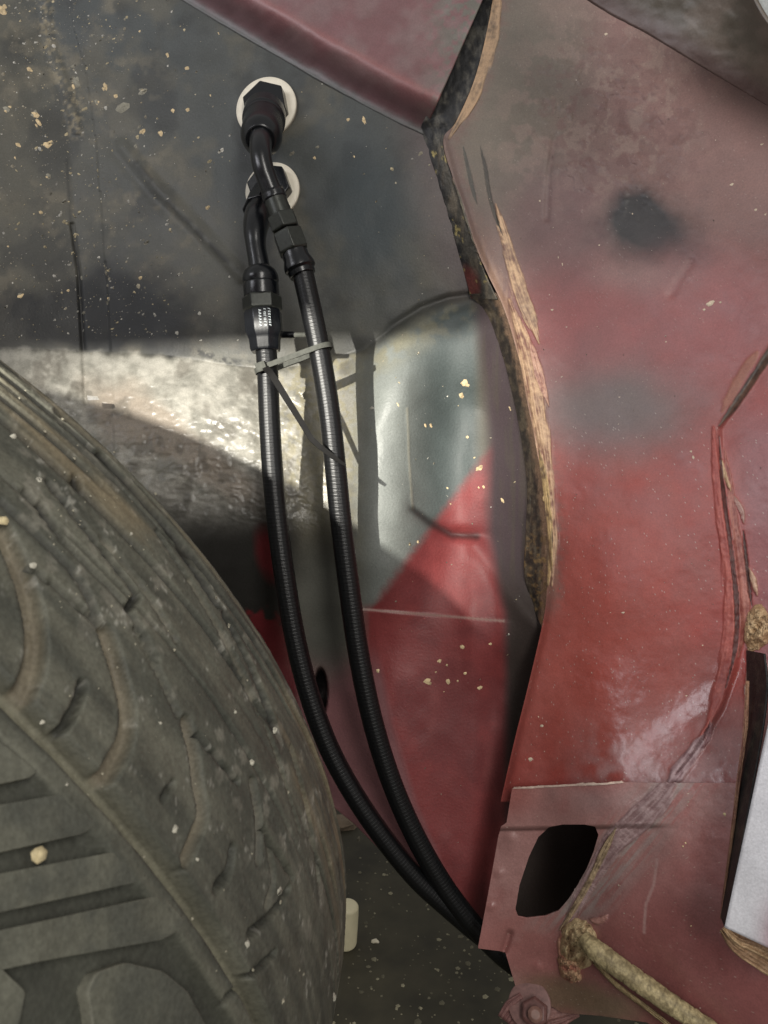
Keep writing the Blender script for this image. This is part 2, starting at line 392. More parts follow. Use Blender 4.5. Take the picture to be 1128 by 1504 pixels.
def wall_c(u, v):
    s = v - np.interp(u, LX, LY)
    n1 = fbm(u / 60, v / 60); n2 = fbm(u / 18 + 9, v / 18 + 4); n3 = fbm(u / 6, v / 6, 3)
    c = full(u, lin(88, 86, 77))
    c = mix(c, lin(72, 75, 74), np.clip(blob(u, v, 430, 230, 260, 260, 0, .7, .2, 90) + blob(u, v, 150, 20, 120, 120, 0, .7), 0, 1))
    c = mix(c, lin(96, 92, 80), sm(.45, .7, n1) * .6); c = mix(c, lin(52, 53, 52), sm(.5, .7, fbm(u / 75 + 31, v / 75 + 11)) * (v < 520) * .6)
    c = mix(c, lin(50, 60, 64), blob(u, v, 545, 320, 55, 110, -15, .8) * .8)
    c = mix(c, lin(100, 98, 90), blob(u, v, 330, 400, 120, 70, 40, .7) * .5)
    c = mix(c, lin(96, 84, 84), sm(560, 640, u - (v - 200) * .2) * (1 - sm(380, 470, v)) * .8)
    c = mix(c, lin(112, 106, 92), sm(.5, .75, n2) * sm(.3, .6, n1) * (1 - sm(140, 240, u - v * .3)) * .7)      # dusty left corner
    c = mix(c, lin(26, 28, 31), np.clip(blob(u, v, 175, 458, 122, 64, 8, .5, .5, 40) + blob(u, v, -60, 480, 200, 50, 0, .5) * .8, 0, 1) * .92)  # black paint patch, with the shadow above the ledge painted in
    c = mix(c, lin(24, 25, 26), line(u, v, [(98, 235), (104, 330), (116, 400), (122, 500), (126, 592)], 2.0) * (.4 + .5 * sm(300, 400, v)))
    c = mix(c, lin(150, 138, 112), line(u, v, [(60, -20), (68, 40), (90, 115), (104, 130), (112, 190)], 12, .95) * sm(.45, .7, n3) * .6)
    c = mix(c, lin(36, 36, 34), line(u, v, [(200, 240), (255, 305), (350, 400)], 4.5, .9) * sm(.35, .6, n2) * .7)
    c = mix(c, lin(20, 21, 20), line(u, v, [(285, 515), (330, 530), (370, 536), (395, 543)], 5, .8) * sm(.42, .6, n3) * .9)
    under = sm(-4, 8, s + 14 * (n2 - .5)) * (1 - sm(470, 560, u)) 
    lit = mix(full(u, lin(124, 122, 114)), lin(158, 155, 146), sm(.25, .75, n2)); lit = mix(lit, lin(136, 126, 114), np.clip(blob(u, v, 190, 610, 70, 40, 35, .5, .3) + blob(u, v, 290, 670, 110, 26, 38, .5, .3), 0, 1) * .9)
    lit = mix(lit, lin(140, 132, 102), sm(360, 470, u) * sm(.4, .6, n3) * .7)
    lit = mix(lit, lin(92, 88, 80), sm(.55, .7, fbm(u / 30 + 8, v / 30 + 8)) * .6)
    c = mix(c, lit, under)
    low = sm(690, 800, v) * (1 - sm(480, 540, u)); c = mix(c, lin(46, 45, 43), low)  # wall painted darker here to deepen the tyre's shadow
    c = mix(c, lin(132, 126, 106), sm(880, 700, v) * blob(u, v, 472, 760, 34, 200, 0, .5) * .6)
    # ribbed bulge in smooth grey-green paint, its lamplit left side painted paler
    bul = sm(0, 30, s) * sm(505, 560, u) * (1 - sm(690, 712, u))
    c = mix(c, mix(full(u, lin(122, 126, 122)), lin(78, 86, 85), sm(570, 650, u)), bul); c = mix(c, lin(120, 116, 96), bul * (1 - sm(20, 75, s)) * sm(.35, .6, n2) * .8)
    c = mix(c, lin(150, 146, 130), line(u, v, [(598, 600), (601, 680), (606, 748)], 1.6) * .5 * bul)
    # oxide red from the masked edge downwards
    side = (u - 562) * 0.80 + (v - 870) * 0.60
    r1 = sm(-10, 10, side + 6 * (n3 - .5)) * sm(540, 560, u) * sm(600, 640, v); r2 = sm(882, 900, v) * sm(515, 550, u)
    redm = np.clip(r1 + r2, 0, 1); redc = mix(full(u, lin(134, 60, 60)), lin(120, 54, 55), sm(.4, .65, n1)); redc = mix(redc, lin(150, 84, 82), sm(.5, .8, fbm(u / 40, v / 160)) * sm(890, 960, v) * .5)
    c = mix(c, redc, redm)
    c = mix(c, lin(112, 42, 46), np.clip(sm(-6, 8, v - 905 + (n2 - .5) * 60) * (1 - sm(430, 460, u)) + blob(u, v, 395, 815, 18, 36, -15, .5, .3), 0, 1))  # darker red: the shade left of the hoses painted in
    pink = sm(930, 1010, v) * sm(428, 446, u) * (1 - sm(-8, 8, u - np.interp(v, [880, 960, 1060, 1180, 1300], [545, 556, 575, 610, 660]))); c = mix(c, lin(140, 96, 98), pink)  # flange painted paler pink for the light it catches
    c = mix(c, lin(112, 112, 104), blob(u, v, 470, 900, 50, 90, 0, .5, .2) * (1 - redm) * .8)
    c = mix(c, lin(22, 20, 20), line(u, v, [(606, 748), (632, 768), (664, 786), (700, 788)], 5, .9) * .75)
    # side strip next to the seam
    st = sm(-10, 14, u - np.interp(v, [200, 440, 560, 660, 780, 850, 900, 1180, 1500], [660, 694, 708, 716, 714, 728, 742, 745, 745])) * sm(380, 470, v)
    c = mix(c, lin(66, 54, 57), st); c = mix(c, lin(70, 62, 56), st * sm(.45, .7, fbm(u / 8, v / 80)) * .7)
    c = mix(c, lin(58, 48, 44), st * sm(800, 900, v))
    c = mix(c, lin(165, 150, 140), line(u, v, [(525, 894), (560, 897), (740, 912)], 1.7) * .55)
    c = mix(c, lin(8, 8, 8), 1 - sm(.85, 1.05, np.hypot((u - 471) / 11, (v - 1017) / 36)))
    scr = sm(.66, .72, fbm(u / 3 + v / 9, v / 60 - u / 40, 3)); c = mix(c, lin(150, 146, 136), scr * .0)
    r = 0.56 - 0.10 * bul * (1 - sm(600, 660, u)) + .25 * st - .22 * under
    return c, np.clip(r, .25, .9)
wb = [(-320, 990), (100, 1000), (330, 1015), (400, 1062), (436, 1125), (478, 1176), (520, 1210), (600, 1292), (680, 1372), (760, 1425), (880, 1440)]
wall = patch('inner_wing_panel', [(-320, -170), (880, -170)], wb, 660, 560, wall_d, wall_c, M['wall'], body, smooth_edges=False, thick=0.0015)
wall['label'] = 'charcoal inner wing panel fading to red at the bottom, flecked with mud'
# bright bare edge at the foot of the black joint
mesh('metal_tab', [P(*q) for q in ((128, 581, .598), (143, 582, .597), (146, 587, .596), (129, 588, .597), (128, 581, .602), (143, 582, .601), (146, 587, .600), (129, 588, .601))],
     [(0, 1, 2, 3), (4, 7, 6, 5), (0, 4, 5, 1), (1, 5, 6, 2), (2, 6, 7, 3), (3, 7, 4, 0)], M['metal'], body, smooth=False)

# upper rail of red sheet metal, folded along its lower edge
RB = [(60, -170), (180, -60), (270, 2), (440, 102), (560, 168), (622, 198)]
def rail_d(u, v):
    e, t = pdist(u, v, RB)
    b = wall_d(u, v)
    return b - 0.0008 - 0.026 * sm(0, 1, np.clip(e / 62, 0, 1)) - 0.00006 * np.maximum(e - 62, 0) - .002 * (fbm(u / 60, v / 60) - .5)
def rail_c(u, v):
    e, t = pdist(u, v, RB); n = fbm(u / 40, v / 40); n2 = fbm(u / 9, v / 9)
    c = mix(full(u, lin(112, 74, 76)), lin(118, 90, 90), sm(.35, .65, n)); c = mix(c, lin(86, 62, 66), (1 - sm(20, 50, e)) * .7)
    c = mix(c, lin(140, 86, 84), np.exp(-((e - 58) / 7) ** 2) * .7); c = mix(c, lin(74, 74, 72), (1 - sm(0, 16, e + 10 * (n2 - .5))))  # paler line is the crease highlight, painted into the rail
    c = mix(c, lin(96, 92, 84), sm(600, 680, u) * sm(.4, .6, n2))
    return c, 0.5 + 0 * u
rail = patch('upper_rail', [(330, -330), (430, -300), (520, -260), (640, -200), (720, -120), (735, -60)][::1], RB, 110, 260, rail_d, rail_c, M['paint'], body, thick=0.0012)

# ------------------------------------------------------------------ car body: red pillar panel on the right
EDGE = [(735, -90), (722, 10), (699, 110), (670, 178), (651, 207), (668, 270), (690, 340), (715, 400), (740, 453), (760, 519), (773, 582), (789, 665), (797, 716), (804, 780), (804, 828), (803, 870), (797, 915), (775, 1010), (755, 1090), (735, 1178)]
SEAM = [(1200, 420), (1128, 520), (1090, 578), (1054, 630), (1056, 690), (1068, 760), (1082, 850), (1088, 920), (1078, 980), (1058, 1040), (1034, 1082), (1000, 1135), (960, 1192), (905, 1250), (865, 1310), (838, 1362)]
pil_base = rbf([(720, 0, .605), (651, 207, .600), (690, 340, .592), (740, 453, .580), (773, 582, .570), (797, 716, .565), (804, 828, .563), (797, 915, .562), (735, 1178, .560), (755, 1090, .560),
                (1128, 150, .515), (1128, 520, .500), (1052, 640, .512), (1090, 920, .495), (1128, 1150, .475), (1350, 200, .45), (1350, 700, .44), (1350, 1200, .42),
                (860, 60, .58), (900, 350, .555), (930, 600, .540), (900, 850, .530), (900, 1100, .528), (1000, 1000, .510), (960, 1180, .515)])
def pil_d(u, v):
    u = np.asarray(u, float); v = np.asarray(v, float)
    d = pil_base(u, v)
    sx = np.interp(v, [420, 520, 578, 630, 690, 760, 850, 920, 980, 1040, 1082, 1200], [1200, 1128, 1090, 1054, 1056, 1068, 1082, 1088, 1078, 1058, 1034, 950])
    d = d + (0.0045 * sm(-2, 9, u - sx) - 0.00005 * np.maximum(u - sx, 0)) * sm(380, 560, v) * (1 - sm(1050, 1150, v))
    d = d - .018 * sm(940, 1190, v) * sm(790, 920, u)
    # shallow dents
    e, t = pdist(u, v, [(815, 200), (806, 255), (803, 320)]); d = d + .0016 * np.exp(-(e / 5) ** 2)
    e, t = pdist(u, v, [(1015, 385), (998, 410), (986, 432)]); d = d + .0010 * np.exp(-(e / 7) ** 2)
    d = d - .0020 * np.exp(-((np.hypot((u - 940) / 30, (v - 130) / 40)) ** 2)) * (fbm(u / 14, v / 14) - .3)
    d = d + .0050 * np.exp(-(((u - 985) * .6 + (v - 1060) * .8) / 60) ** 2) * np.exp(-(((u - 985) * .8 - (v - 1060) * .6) / 150) ** 2)
    d = d - 0.0025 * (fbm(u / 120 + 4, v / 120, 2) - .5) - 0.0008 * (fbm(u / 26, v / 26, 3) - .5) - .0012 * sm(.52, .75, fbm(u / 17 + 3, v / 19)) * blob(u, v, 900, 170, 110, 130, 0, .6)
    e, t = pdist(u, v, EDGE[4:]); d = d + .0025 * np.exp(-(e / 7) ** 2)
    return d
def pil_c(u, v):
    n1 = fbm(u / 90 + 2, v / 90 + 7); n2 = fbm(u / 24, v / 24); n3 = fbm(u / 7, v / 7, 3); nn = np.random.default_rng(3).random(np.shape(u))
    c = mix(full(u, lin(148, 66, 61)), lin(140, 88, 84), sm(.3, .7, n1) * .75)
    c = mix(c, lin(164, 74, 62), np.clip(blob(u, v, 850, 890, 150, 240, 0, .7) , 0, 1) * .75)
    c = mix(c, lin(130, 106, 100), (1 - sm(300, 540, v)) * .85)
    c = mix(c, lin(112, 106, 94), np.clip(blob(u, v, 720, 150, 130, 260, 10, .6, .25, 60), 0, 1) * .85)
    c = mix(c, lin(150, 128, 118), sm(.5, .62, n2) * blob(u, v, 880, 180, 130, 170, 20, .6) * .6)
    c = mix(c, lin(116, 84, 80), sm(.55, .66, fbm(u / 15 + 3, v / 15)) * blob(u, v, 920, 190, 130, 150, 0, .6) * .6)
    c = mix(c, lin(100, 70, 74), blob(u, v, 820, 330, 90, 90, 0, .7, .2) * .6)
    c = mix(c, lin(28, 32, 35), np.clip(blob(u, v, 960, 346, 66, 42, 18, .98, .5, 34) + blob(u, v, 935, 312, 30, 28, 0, .95), 0, 1) * .93)
    c = mix(c, lin(140, 128, 124), blob(u, v, 950, 412, 60, 22, 0, .9) * .55)
    c = mix(c, lin(108, 100, 98), np.clip(blob(u, v, 900, 590, 130, 72, 0, .75, .2, 70), 0, 1) * .9)
    c = mix(c, lin(146, 86, 87), np.clip(blob(u, v, 850, 480, 90, 70, 0, .7) + blob(u, v, 1040, 470, 110, 90, 0, .7), 0, 1) * .7)
    c = mix(c, lin(140, 92, 94), sm(1060, 1110, u) * sm(560, 640, v) * (1 - sm(950, 1010, v)) * .75)
    ev, _ = pdist(u, v, EDGE); c = mix(c, lin(120, 92, 84), (1 - sm(4, 34, ev + 26 * (n3 - .5))) * (1 - sm(880, 930, v)) * .7)
    c = mix(c, lin(176, 140, 118), (1 - sm(3, 22, ev + 30 * (fbm(u / 4, v / 50) - .5))) * sm(300, 420, v) * (1 - sm(820, 900, v)) * .7)
    es, _ = pdist(u, v, SEAM); c = mix(c, lin(160, 72, 64), np.exp(-((es) / 26) ** 2) * sm(640, 700, v) * (1 - sm(990, 1060, v)) * .7)
    c = mix(c, lin(190, 180, 172), (nn > .9965) * (.3 + .6 * (v > 600)) * .8)
    c = mix(c, lin(168, 146, 146), sm(1000, 1160, v) * sm(.2, .7, n2) * sm(800, 900, u) * .55)
    r = 0.52 + .10 * (1 - sm(200, 420, v)) + .16 * (n2 - .5) - .28 * sm(900, 1020, v) * sm(800, 880, u)
    return c, np.clip(r, .3, .8)
# hand-smeared sealant and a painted edge highlight, part of the sheet metal's surface: (trace, widths, height, (dark, light, balance), seed, striations, raggedness)
SEAL_PIL = [
    ([(730, -70), (727, 10), (708, 92), (688, 150), (660, 203)], [20, 24, 36, 30, 12], .0024, (lin(110, 92, 74), lin(180, 148, 116), .42), 1, 9, 0.35),
    ([(664, 262), (682, 330), (702, 395), (724, 440)], [10, 16, 20, 14], .0018, (lin(66, 62, 56), lin(120, 112, 92), .5), 3, 9, 0.35),
    ([(728, 300), (744, 355), (762, 420), (780, 470), (792, 504)], [12, 20, 28, 30, 10], .0026, (lin(116, 84, 74), lin(206, 172, 138), .46), 4, 14, .5),
    ([(748, 440), (768, 500), (786, 575), (799, 660), (806, 720), (812, 790), (811, 860)], [16, 26, 32, 26, 20, 18, 8], .0028, (lin(124, 82, 70), lin(212, 176, 140), .46), 5, 16, .4),
    ([(778, 500), (792, 548), (806, 596)], [8, 18, 5], .0020, (lin(140, 90, 84), lin(214, 170, 146), .45), 6, 18, .4),
    ([(792, 660), (801, 722), (806, 790), (805, 860)], [10, 14, 18, 12], .0026, (lin(104, 82, 62), lin(208, 176, 124), .48), 8, 12, 0.35),
    ([(1180, 450), (1128, 522), (1092, 578), (1056, 626)], [20, 18, 14, 10], .0020, (lin(62, 52, 46), lin(104, 82, 68), .5), 9, 9, 0.2),
    ([(1112, 518), (1084, 560), (1060, 606)], [18, 20, 12], .0010, (lin(142, 86, 72), lin(150, 98, 80), .5), 19, 5, 0.2),
    ([(1048, 628), (1052, 690), (1062, 760), (1073, 850), (1074, 930), (1062, 1000), (1040, 1062), (1026, 1084)], [12, 17, 20, 22, 26, 28, 24, 10], .0026, (lin(146, 66, 60), lin(172, 92, 82), .5), 10, 14, .15),
    ([(1064, 660), (1075, 740), (1088, 830), (1094, 905), (1084, 965)], [8, 14, 16, 20, 10], .0024, (lin(128, 66, 60), lin(168, 110, 98), .5), 11, 8, .3),
    ([(1058, 672), (1066, 700), (1074, 722)], [5, 9, 4], .0022, (lin(170, 136, 104), lin(204, 172, 136), .5), 12, 9, 0.35),
    ([(1078, 728), (1090, 752), (1092, 768)], [4, 10, 4], .0025, (lin(150, 110, 100), lin(190, 160, 150), .5), 13, 9, 0.35),
    ([(1096, 830), (1106, 850), (1112, 874)], [4, 12, 5], .003, (lin(150, 112, 92), lin(204, 170, 144), .5), 14, 9, 0.35),
    ([(1100, 958), (1112, 985), (1108, 1030), (1098, 1090)], [30, 40, 30, 14], .004, (lin(60, 56, 48), lin(150, 146, 132), .5), 16, 9, 0.35),
    ([(1034, 1080), (1016, 1110), (985, 1148)], [20, 26, 30], .0035, (lin(124, 88, 92), lin(176, 150, 152), .48), 32, 12, 0.35),
    ([(1046, 1062), (1040, 1086), (1030, 1098)], [5, 8, 4], .0025, (lin(110, 66, 68), lin(150, 110, 112), .5), 35, 9, 0.35),
    ([(1056, 640), (1062, 720), (1074, 810), (1082, 890), (1080, 950), (1066, 1010)], [4, 7, 8, 9, 8, 4], -.0022, (lin(64, 30, 28), lin(92, 46, 42), .5), 60, 9, .2),
    ([(1092, 780), (1099, 850), (1104, 890)], [4, 6, 5], -.0020, (lin(60, 34, 30), lin(90, 56, 50), .5), 61, 9, .2),
    ([(1044, 1058), (1036, 1078), (1016, 1108), (992, 1138)], [4, 6, 5, 5], -.0014, (lin(92, 58, 60), lin(110, 76, 78), .5), 62, 9, .2),
    ([(705, 215), (712, 245), (722, 300), (738, 345)], [4, 7, 6, 5], -.0016, (lin(66, 61, 55), lin(84, 77, 70), .5), 63, 9, .3),
    ([(680, 215), (690, 260), (700, 300)], [4, 7, 5], -.0012, (lin(76, 72, 66), lin(90, 86, 78), .5), 64, 9, .3),
]
SEAL_LOW = [
    ([(985, 1146), (960, 1180), (930, 1208), (905, 1222)], [5, 6, 6, 4], -.0012, (lin(96, 66, 66), lin(114, 84, 84), .5), 65, 9, .2),
    ([(753, 1158), (800, 1155), (860, 1152), (915, 1149)], [5, 4, 4, 7], .0012, (lin(176, 140, 130), lin(226, 205, 190), .45), 30, 9, .3),  # bright highlight on the bracket's top edge, painted as a pale strip
    ([(870, 1147), (905, 1144), (940, 1145)], [4, 8, 4], .002, (lin(190, 160, 130), lin(226, 210, 180), .45), 31, 9, 0.35),
    ([(1000, 1128), (970, 1170), (935, 1205), (900, 1238), (872, 1282), (850, 1322), (832, 1360)], [24, 40, 50, 44, 30, 24, 26], .0022, (lin(128, 98, 98), lin(164, 138, 138), .5), 33, 16, .25),
    ([(905, 1216), (888, 1248), (868, 1290), (846, 1330), (822, 1366)], [10, 14, 12, 10, 10], .0028, (lin(110, 92, 72), lin(184, 160, 128), .5), 34, 12, 0.35),
    ([(1012, 1146), (1040, 1140), (1068, 1137)], [10, 14, 6], .0016, (lin(180, 168, 172), lin(206, 196, 200), .5), 36, 9, 0.35),
    ([(892, 1344), (880, 1352), (866, 1350)], [8, 14, 6], .0030, (lin(150, 104, 96), lin(176, 130, 120), .5), 37, 9, 0.35),
    ([(824, 1372), (826, 1398), (834, 1424), (850, 1442)], [14, 16, 14, 8], .0028, (lin(150, 96, 84), lin(190, 146, 120), .5), 40, 9, 0.35),
]
def seal_eval(u, v, table, out):
    """calls out(index mask, height, colour, cover) for every smear that reaches the given points"""
    for pts, wd_, hh, tc, seed, stri, jit in table:
        p = resample(pts, 22); wmax = max(wd_) * 1.1 + 4
        m = (u > p[:, 0].min() - wmax) & (u < p[:, 0].max() + wmax) & (v > p[:, 1].min() - wmax) & (v < p[:, 1].max() + wmax)
        if not np.any(m): continue
        x, y = u[m], v[m]; e, t = pdist(x, y, p); Ln = np.linalg.norm(np.diff(p, axis=0), axis=1).sum()
        k = np.clip((t * 21).astype(int), 0, 20); dx = p[k + 1] - p[k]; sg = np.sign((x - p[k, 0]) * dx[:, 1] - (y - p[k, 1]) * dx[:, 0])
        S = sg * e / (np.interp(t, np.linspace(0, 1, len(wd_)), wd_) * .75 + .5); T = t * Ln
        st = .6 * fbm(S * stri * .7 + seed, T / 34 + seed, 3) + .4 * fbm(x / 5 + seed, y / 5, 3); lump = fbm(S * 1.5 + seed + 9, T / 14 + seed, 3)
        rag = 1 - np.abs(S) - (.45 + jit * .6) * fbm(S * stri * .5 + seed * 2.1, T / 30 + seed + 4, 4) * (.4 + np.abs(S)) - .5 * (1 - np.clip(np.minimum(T, Ln - T) / (.15 * Ln), 0, 1))
        mk = sm(0, .42, rag)
        out(m, .75 * hh * mk * (.3 + .8 * st) * (.6 + .8 * lump), mix(full(x, tc[0]), tc[1], sm(tc[2] - .16, tc[2] + .16, st * .65 + lump * .35)), sm(.1, .8, mk) * (sm(.22, .5, fbm(S * stri * 1.3 + seed + 31, T / 45, 3) + .35 * (1 - np.abs(S)))))
def seal_h(u, v, table):
    H = np.zeros(np.shape(u)); seal_eval(u, v, table, lambda m, h, c, k: H.__setitem__(m, H[m] + h)); return H
def seal_c(u, v, c, r, table):
    r = np.array(np.broadcast_to(r, np.shape(u)))
    def f(m, h, cc, k): c[m] = mix(c[m], cc, k); r[m] = r[m] * (1 - k) + .62 * k
    seal_eval(u, v, table, f); return c, r
pil = patch('pillar_panel', EDGE, [(1400, -90), (1400, 1178)], 470, 760, lambda u, v: pil_d(u, v) - seal_h(u, v, SEAL_PIL), lambda u, v: seal_c(u, v, *pil_c(u, v), SEAL_PIL), M['paint'], body, thick=0.0016, pw=1.25)
pil['label'] = 'dull red pillar panel with a black overspray patch'

# folded return of the panel, caked with dark sealant
def ret_c(u, v):
    n = fbm(u / 6, v / 11, 4); n2 = fbm(u / 5 + 7, v / 5, 3)
    c = mix(full(u, lin(46, 40, 35)), lin(84, 74, 60), sm(.35, .75, n)); tr_ = np.interp(v, [430, 458, 519, 582, 665, 716, 780, 828, 870, 915], [728, 742, 760, 773, 789, 797, 804, 804, 803, 798]); c = mix(c, lin(142, 114, 92), sm(-11, -3, u - tr_ + 10 * (fbm(u / 4, v / 10, 4) - .5)) * .8); c = mix(c, lin(168, 136, 84), sm(.5, .8, n2) * sm(740, 830, v) * .8); c = mix(c, lin(60, 50, 46), sm(.5, .7, n2) * .4)
    return c, .7
RA = [(690, 432, .612), (716, 466, .603), (736, 516, .600), (753, 582, .597), (766, 649, .594), (774, 716, .590), (772, 780, .590), (770, 843, .589), (783, 890, .584), (796, 922, .566)]
RBd = [(x, y, float(pil_d(np.array(x), np.array(y))) + .0010) for x, y in [(728, 430), (742, 458), (760, 519), (773, 582), (789, 665), (797, 716), (804, 780), (804, 828), (803, 870), (798, 915)]]
patch('folded_return', RA, RBd, 26, 300, lambda u, v: -.0018 * (fbm(u / 3, v / 45, 3) - .4) - .0012 * (fbm(u / 4, v / 5, 3) - .5), ret_c, M['sealant'], body, thick=0.001)
# dark joint higher up
CH = [(700, -80), (688, 10), (655, 100), (628, 165), (619, 195), (640, 255), (662, 330), (680, 395), (692, 440)]
CHR = [(735, -80), (722, 12), (699, 110), (670, 178), (650, 209), (668, 272), (690, 342), (712, 402), (730, 440)]
def ch_c(u, v):
    n = fbm(u / 8, v / 16, 4); c = mix(full(u, lin(40, 40, 41)), lin(84, 81, 75), sm(.45, .72, n)); cr_ = np.interp(v, [200, 270, 340, 400, 440], [650, 668, 690, 712, 730]); c = mix(c, mix(full(u, lin(84, 80, 73)), lin(112, 103, 90), sm(.4, .7, fbm(u / 5 + 4, v / 30, 3))), sm(-26, -8, u - cr_ + 10 * (n - .5)) * sm(200, 225, v)); c = mix(c, lin(120, 58, 52), blob(u, v, 690, 415, 14, 24, -15, .4, .3, 9) * .8)
    c = mix(c, lin(188, 170, 110), sm(.72, .78, fbm(u / 5 + 3, v / 9 + 8, 3)) * sm(190, 230, v) * .7); return c, .6
patch('seam_channel', [(x, y, float(wall_d(np.array(x), np.array(y))) - .0005 * (y > 200) - .012 * (y < 190) ) for x, y in CH], [(x, y, float(pil_d(np.array(x), np.array(y))) + .0012) for x, y in CHR], 28, 260,
      lambda u, v: -.0040 * (fbm(u / 12, v / 22, 4) - .55), ch_c, M['sealant'], body, thick=.001)

# sealant beads smeared along the joints
def tanc(dark, light, k=.5):
    def f(S, T, st, lump):
        return mix(full(S, dark), light, sm(k - .16, k + .16, st * .65 + lump * .35))
    return f
sl = dict(parent=body)
# second joint

# ------------------------------------------------------------------ car body: lower bracket with the rounded opening
low_base = rbf([(752, 1157, .550), (735, 1215, .546), (702, 1392, .540), (742, 1397, .542), (760, 1452, .543), (850, 1180, .522), (930, 1150, .512), (900, 1300, .515), (850, 1400, .525),
                (1000, 1250, .494), (1100, 1250, .470), (1000, 1400, .490), (1100, 1450, .462), (1350, 1150, .418), (1350, 1600, .41), (960, 1500, .505), (820, 1490, .535), (1060, 1600, .48)])
def low_d(u, v):
    u = np.asarray(u, float); v = np.asarray(v, float)
    d = low_base(u, v) - .018 * sm(790, 920, u)
    yl = np.interp(u, [735, 985], [1217, 1212]); d = d + .0032 * sm(-4, 5, v - yl) * (1 - sm(930, 1010, u))
    d = d - .0012 * (fbm(u / 60, v / 60, 3) - .5) - .0005 * (fbm(u / 16, v / 16, 3) - .5)
    e, t = pdist(u, v, [(748, 1372), (740, 1396)]); d = d + .004 * np.exp(-(e / 5) ** 2)
    for (a, b, r) in ((748, 1228, 9), (733, 1282, 7), (722, 1332, 6), (790, 1420, 8)): d = d - .0012 * np.exp(-(((u - a) ** 2 + (v - b) ** 2) / r ** 2))
    d = d + .004 * np.exp(-(((u - 880) * .75 + (v - 1300) * .66) / 34) ** 2) * np.exp(-(((u - 880) * .66 - (v - 1300) * .75) / 120) ** 2)
    return np.minimum(d, pil_d(u, v) - .0022 * (1 - .7 * sm(930, 1000, u))) if False else d
def low_c(u, v):
    n1 = fbm(u / 70, v / 70); n2 = fbm(u / 16, v / 16); nn = np.random.default_rng(5).random(np.shape(u))
    c = mix(full(u, lin(158, 106, 102)), lin(162, 120, 116), sm(.35, .65, n1))
    c = mix(c, lin(132, 78, 76), np.clip(blob(u, v, 980, 1400, 150, 110, 20, .7) + blob(u, v, 1090, 1480, 120, 60, 0, .7), 0, 1) * .85)
    c = mix(c, lin(156, 78, 70), blob(u, v, 745, 1165, 40, 30, 0, .8) * .5)
    e = (u - 880) * .78 + (v - 1290) * .62
    c = mix(c, lin(152, 146, 142), np.exp(-(e / 34) ** 2) * sm(.3, .6, fbm(e / 5, (u - v) / 60)) * (1 - sm(1330, 1380, v)) * .8)
    c = mix(c, lin(112, 100, 78), blob(u, v, 860, 1470, 90, 26, 15, .6, .3) * .8)
    c = mix(c, lin(156, 128, 126), (1 - sm(0, 34, np.abs(v - 1176))) * sm(820, 880, u) * (1 - sm(940, 1010, u)) * .6)
    yl = np.interp(u, [735, 985], [1217, 1212]); c = mix(c, lin(74, 50, 48), np.exp(-((v - yl - 2) / 2.5) ** 2) * (1 - sm(950, 990, u)) * .6)
    c = mix(c, lin(196, 182, 170), (nn > .9975) * .6)
    c = mix(c, lin(168, 140, 136), line(u, v, [(965, 1262), (960, 1300), (948, 1330), (946, 1370)], 2) * .6)
    return c, .36 + .16 * (n2 - .5)
HOLE = [(757, 1336), (763, 1300), (777, 1258), (790, 1230), (806, 1215), (826, 1211), (858, 1211), (874, 1214), (879, 1226), (872, 1250), (862, 1275), (848, 1300), (834, 1322), (820, 1338), (800, 1346), (774, 1349), (761, 1346)]
OUT = [(702, 1393), (717, 1312), (732, 1228), (736, 1214), (744, 1208), (752, 1158), (760, 1156), (840, 1152), (920, 1149), (980, 1150), (1080, 1150), (1400, 1150), (1400, 1640), (1120, 1640), (985, 1522), (950, 1502), (880, 1492), (826, 1488), (772, 1456), (758, 1452), (750, 1425), (742, 1398)]
def ringpatch(name, inner, outer, n, m, dfun, cfun, mat, parent, thick):
    ic = np.array(inner, float); cen = ic.mean(0)
    def byang(poly, k):
        p = resample(np.vstack([poly, poly[:1]]), 6000, False); p = p[:-1]; a = np.unwrap(np.arctan2(p[:, 1] - cen[1], p[:, 0] - cen[0]))
        if a[-1] < a[0]: p = p[::-1]; a = a[::-1]
        o = np.argsort(np.mod(a, 2 * math.pi)); return np.mod(a, 2 * math.pi)[o], p[o]
    ai, pi_ = byang(ic, n); ao, po = byang(outer, n)
    # angles spread evenly along the outer outline
    seg = np.r_[0, np.cumsum(np.linalg.norm(np.diff(po, axis=0), axis=1))]; w = seg / seg[-1] * .5 + np.linspace(0, 1, len(seg)) * 0 + .5 * (ao - ao[0]) / (ao[-1] - ao[0])
    tgt = np.linspace(0, 1, n, endpoint=False); an = np.interp(tgt, w, ao)
    A = np.stack([np.interp(an, ai, pi_[:, k], period=2 * math.pi) for k in (0, 1)], 1); B = np.stack([np.interp(an, ao, po[:, k], period=2 * math.pi) for k in (0, 1)], 1)
    t = np.linspace(0, 1, m)[:, None, None] ** 1.25
    uv = A[None] * (1 - t) + B[None] * t; u, v = uv[..., 0], uv[..., 1]; c, r = cfun(u, v)
    o = mesh(name, w3(u, v, dfun(u, v)).reshape(-1, 3), gridfaces(m, n, True)[:, ::-1].copy(), mat, parent, c.reshape(-1, 3), np.broadcast_to(r, u.shape).ravel())
    solid(o, thick, -1.0); return o
low = ringpatch('lower_bracket', HOLE, OUT, 1100, 240, lambda u, v: low_d(u, v) - seal_h(u, v, SEAL_LOW), lambda u, v: seal_c(u, v, *low_c(u, v), SEAL_LOW), M['paint'], body, .0016)
low['label'] = 'mauve red lower bracket with a rounded opening'
# painted highlight along the upper edge of the bracket
# smear running down from the second joint past the opening
def smd(u, v): return np.minimum(low_d(u, v), pil_d(u, v)) if False else np.where(np.asarray(v) > 1150, low_d(u, v), pil_d(u, v))
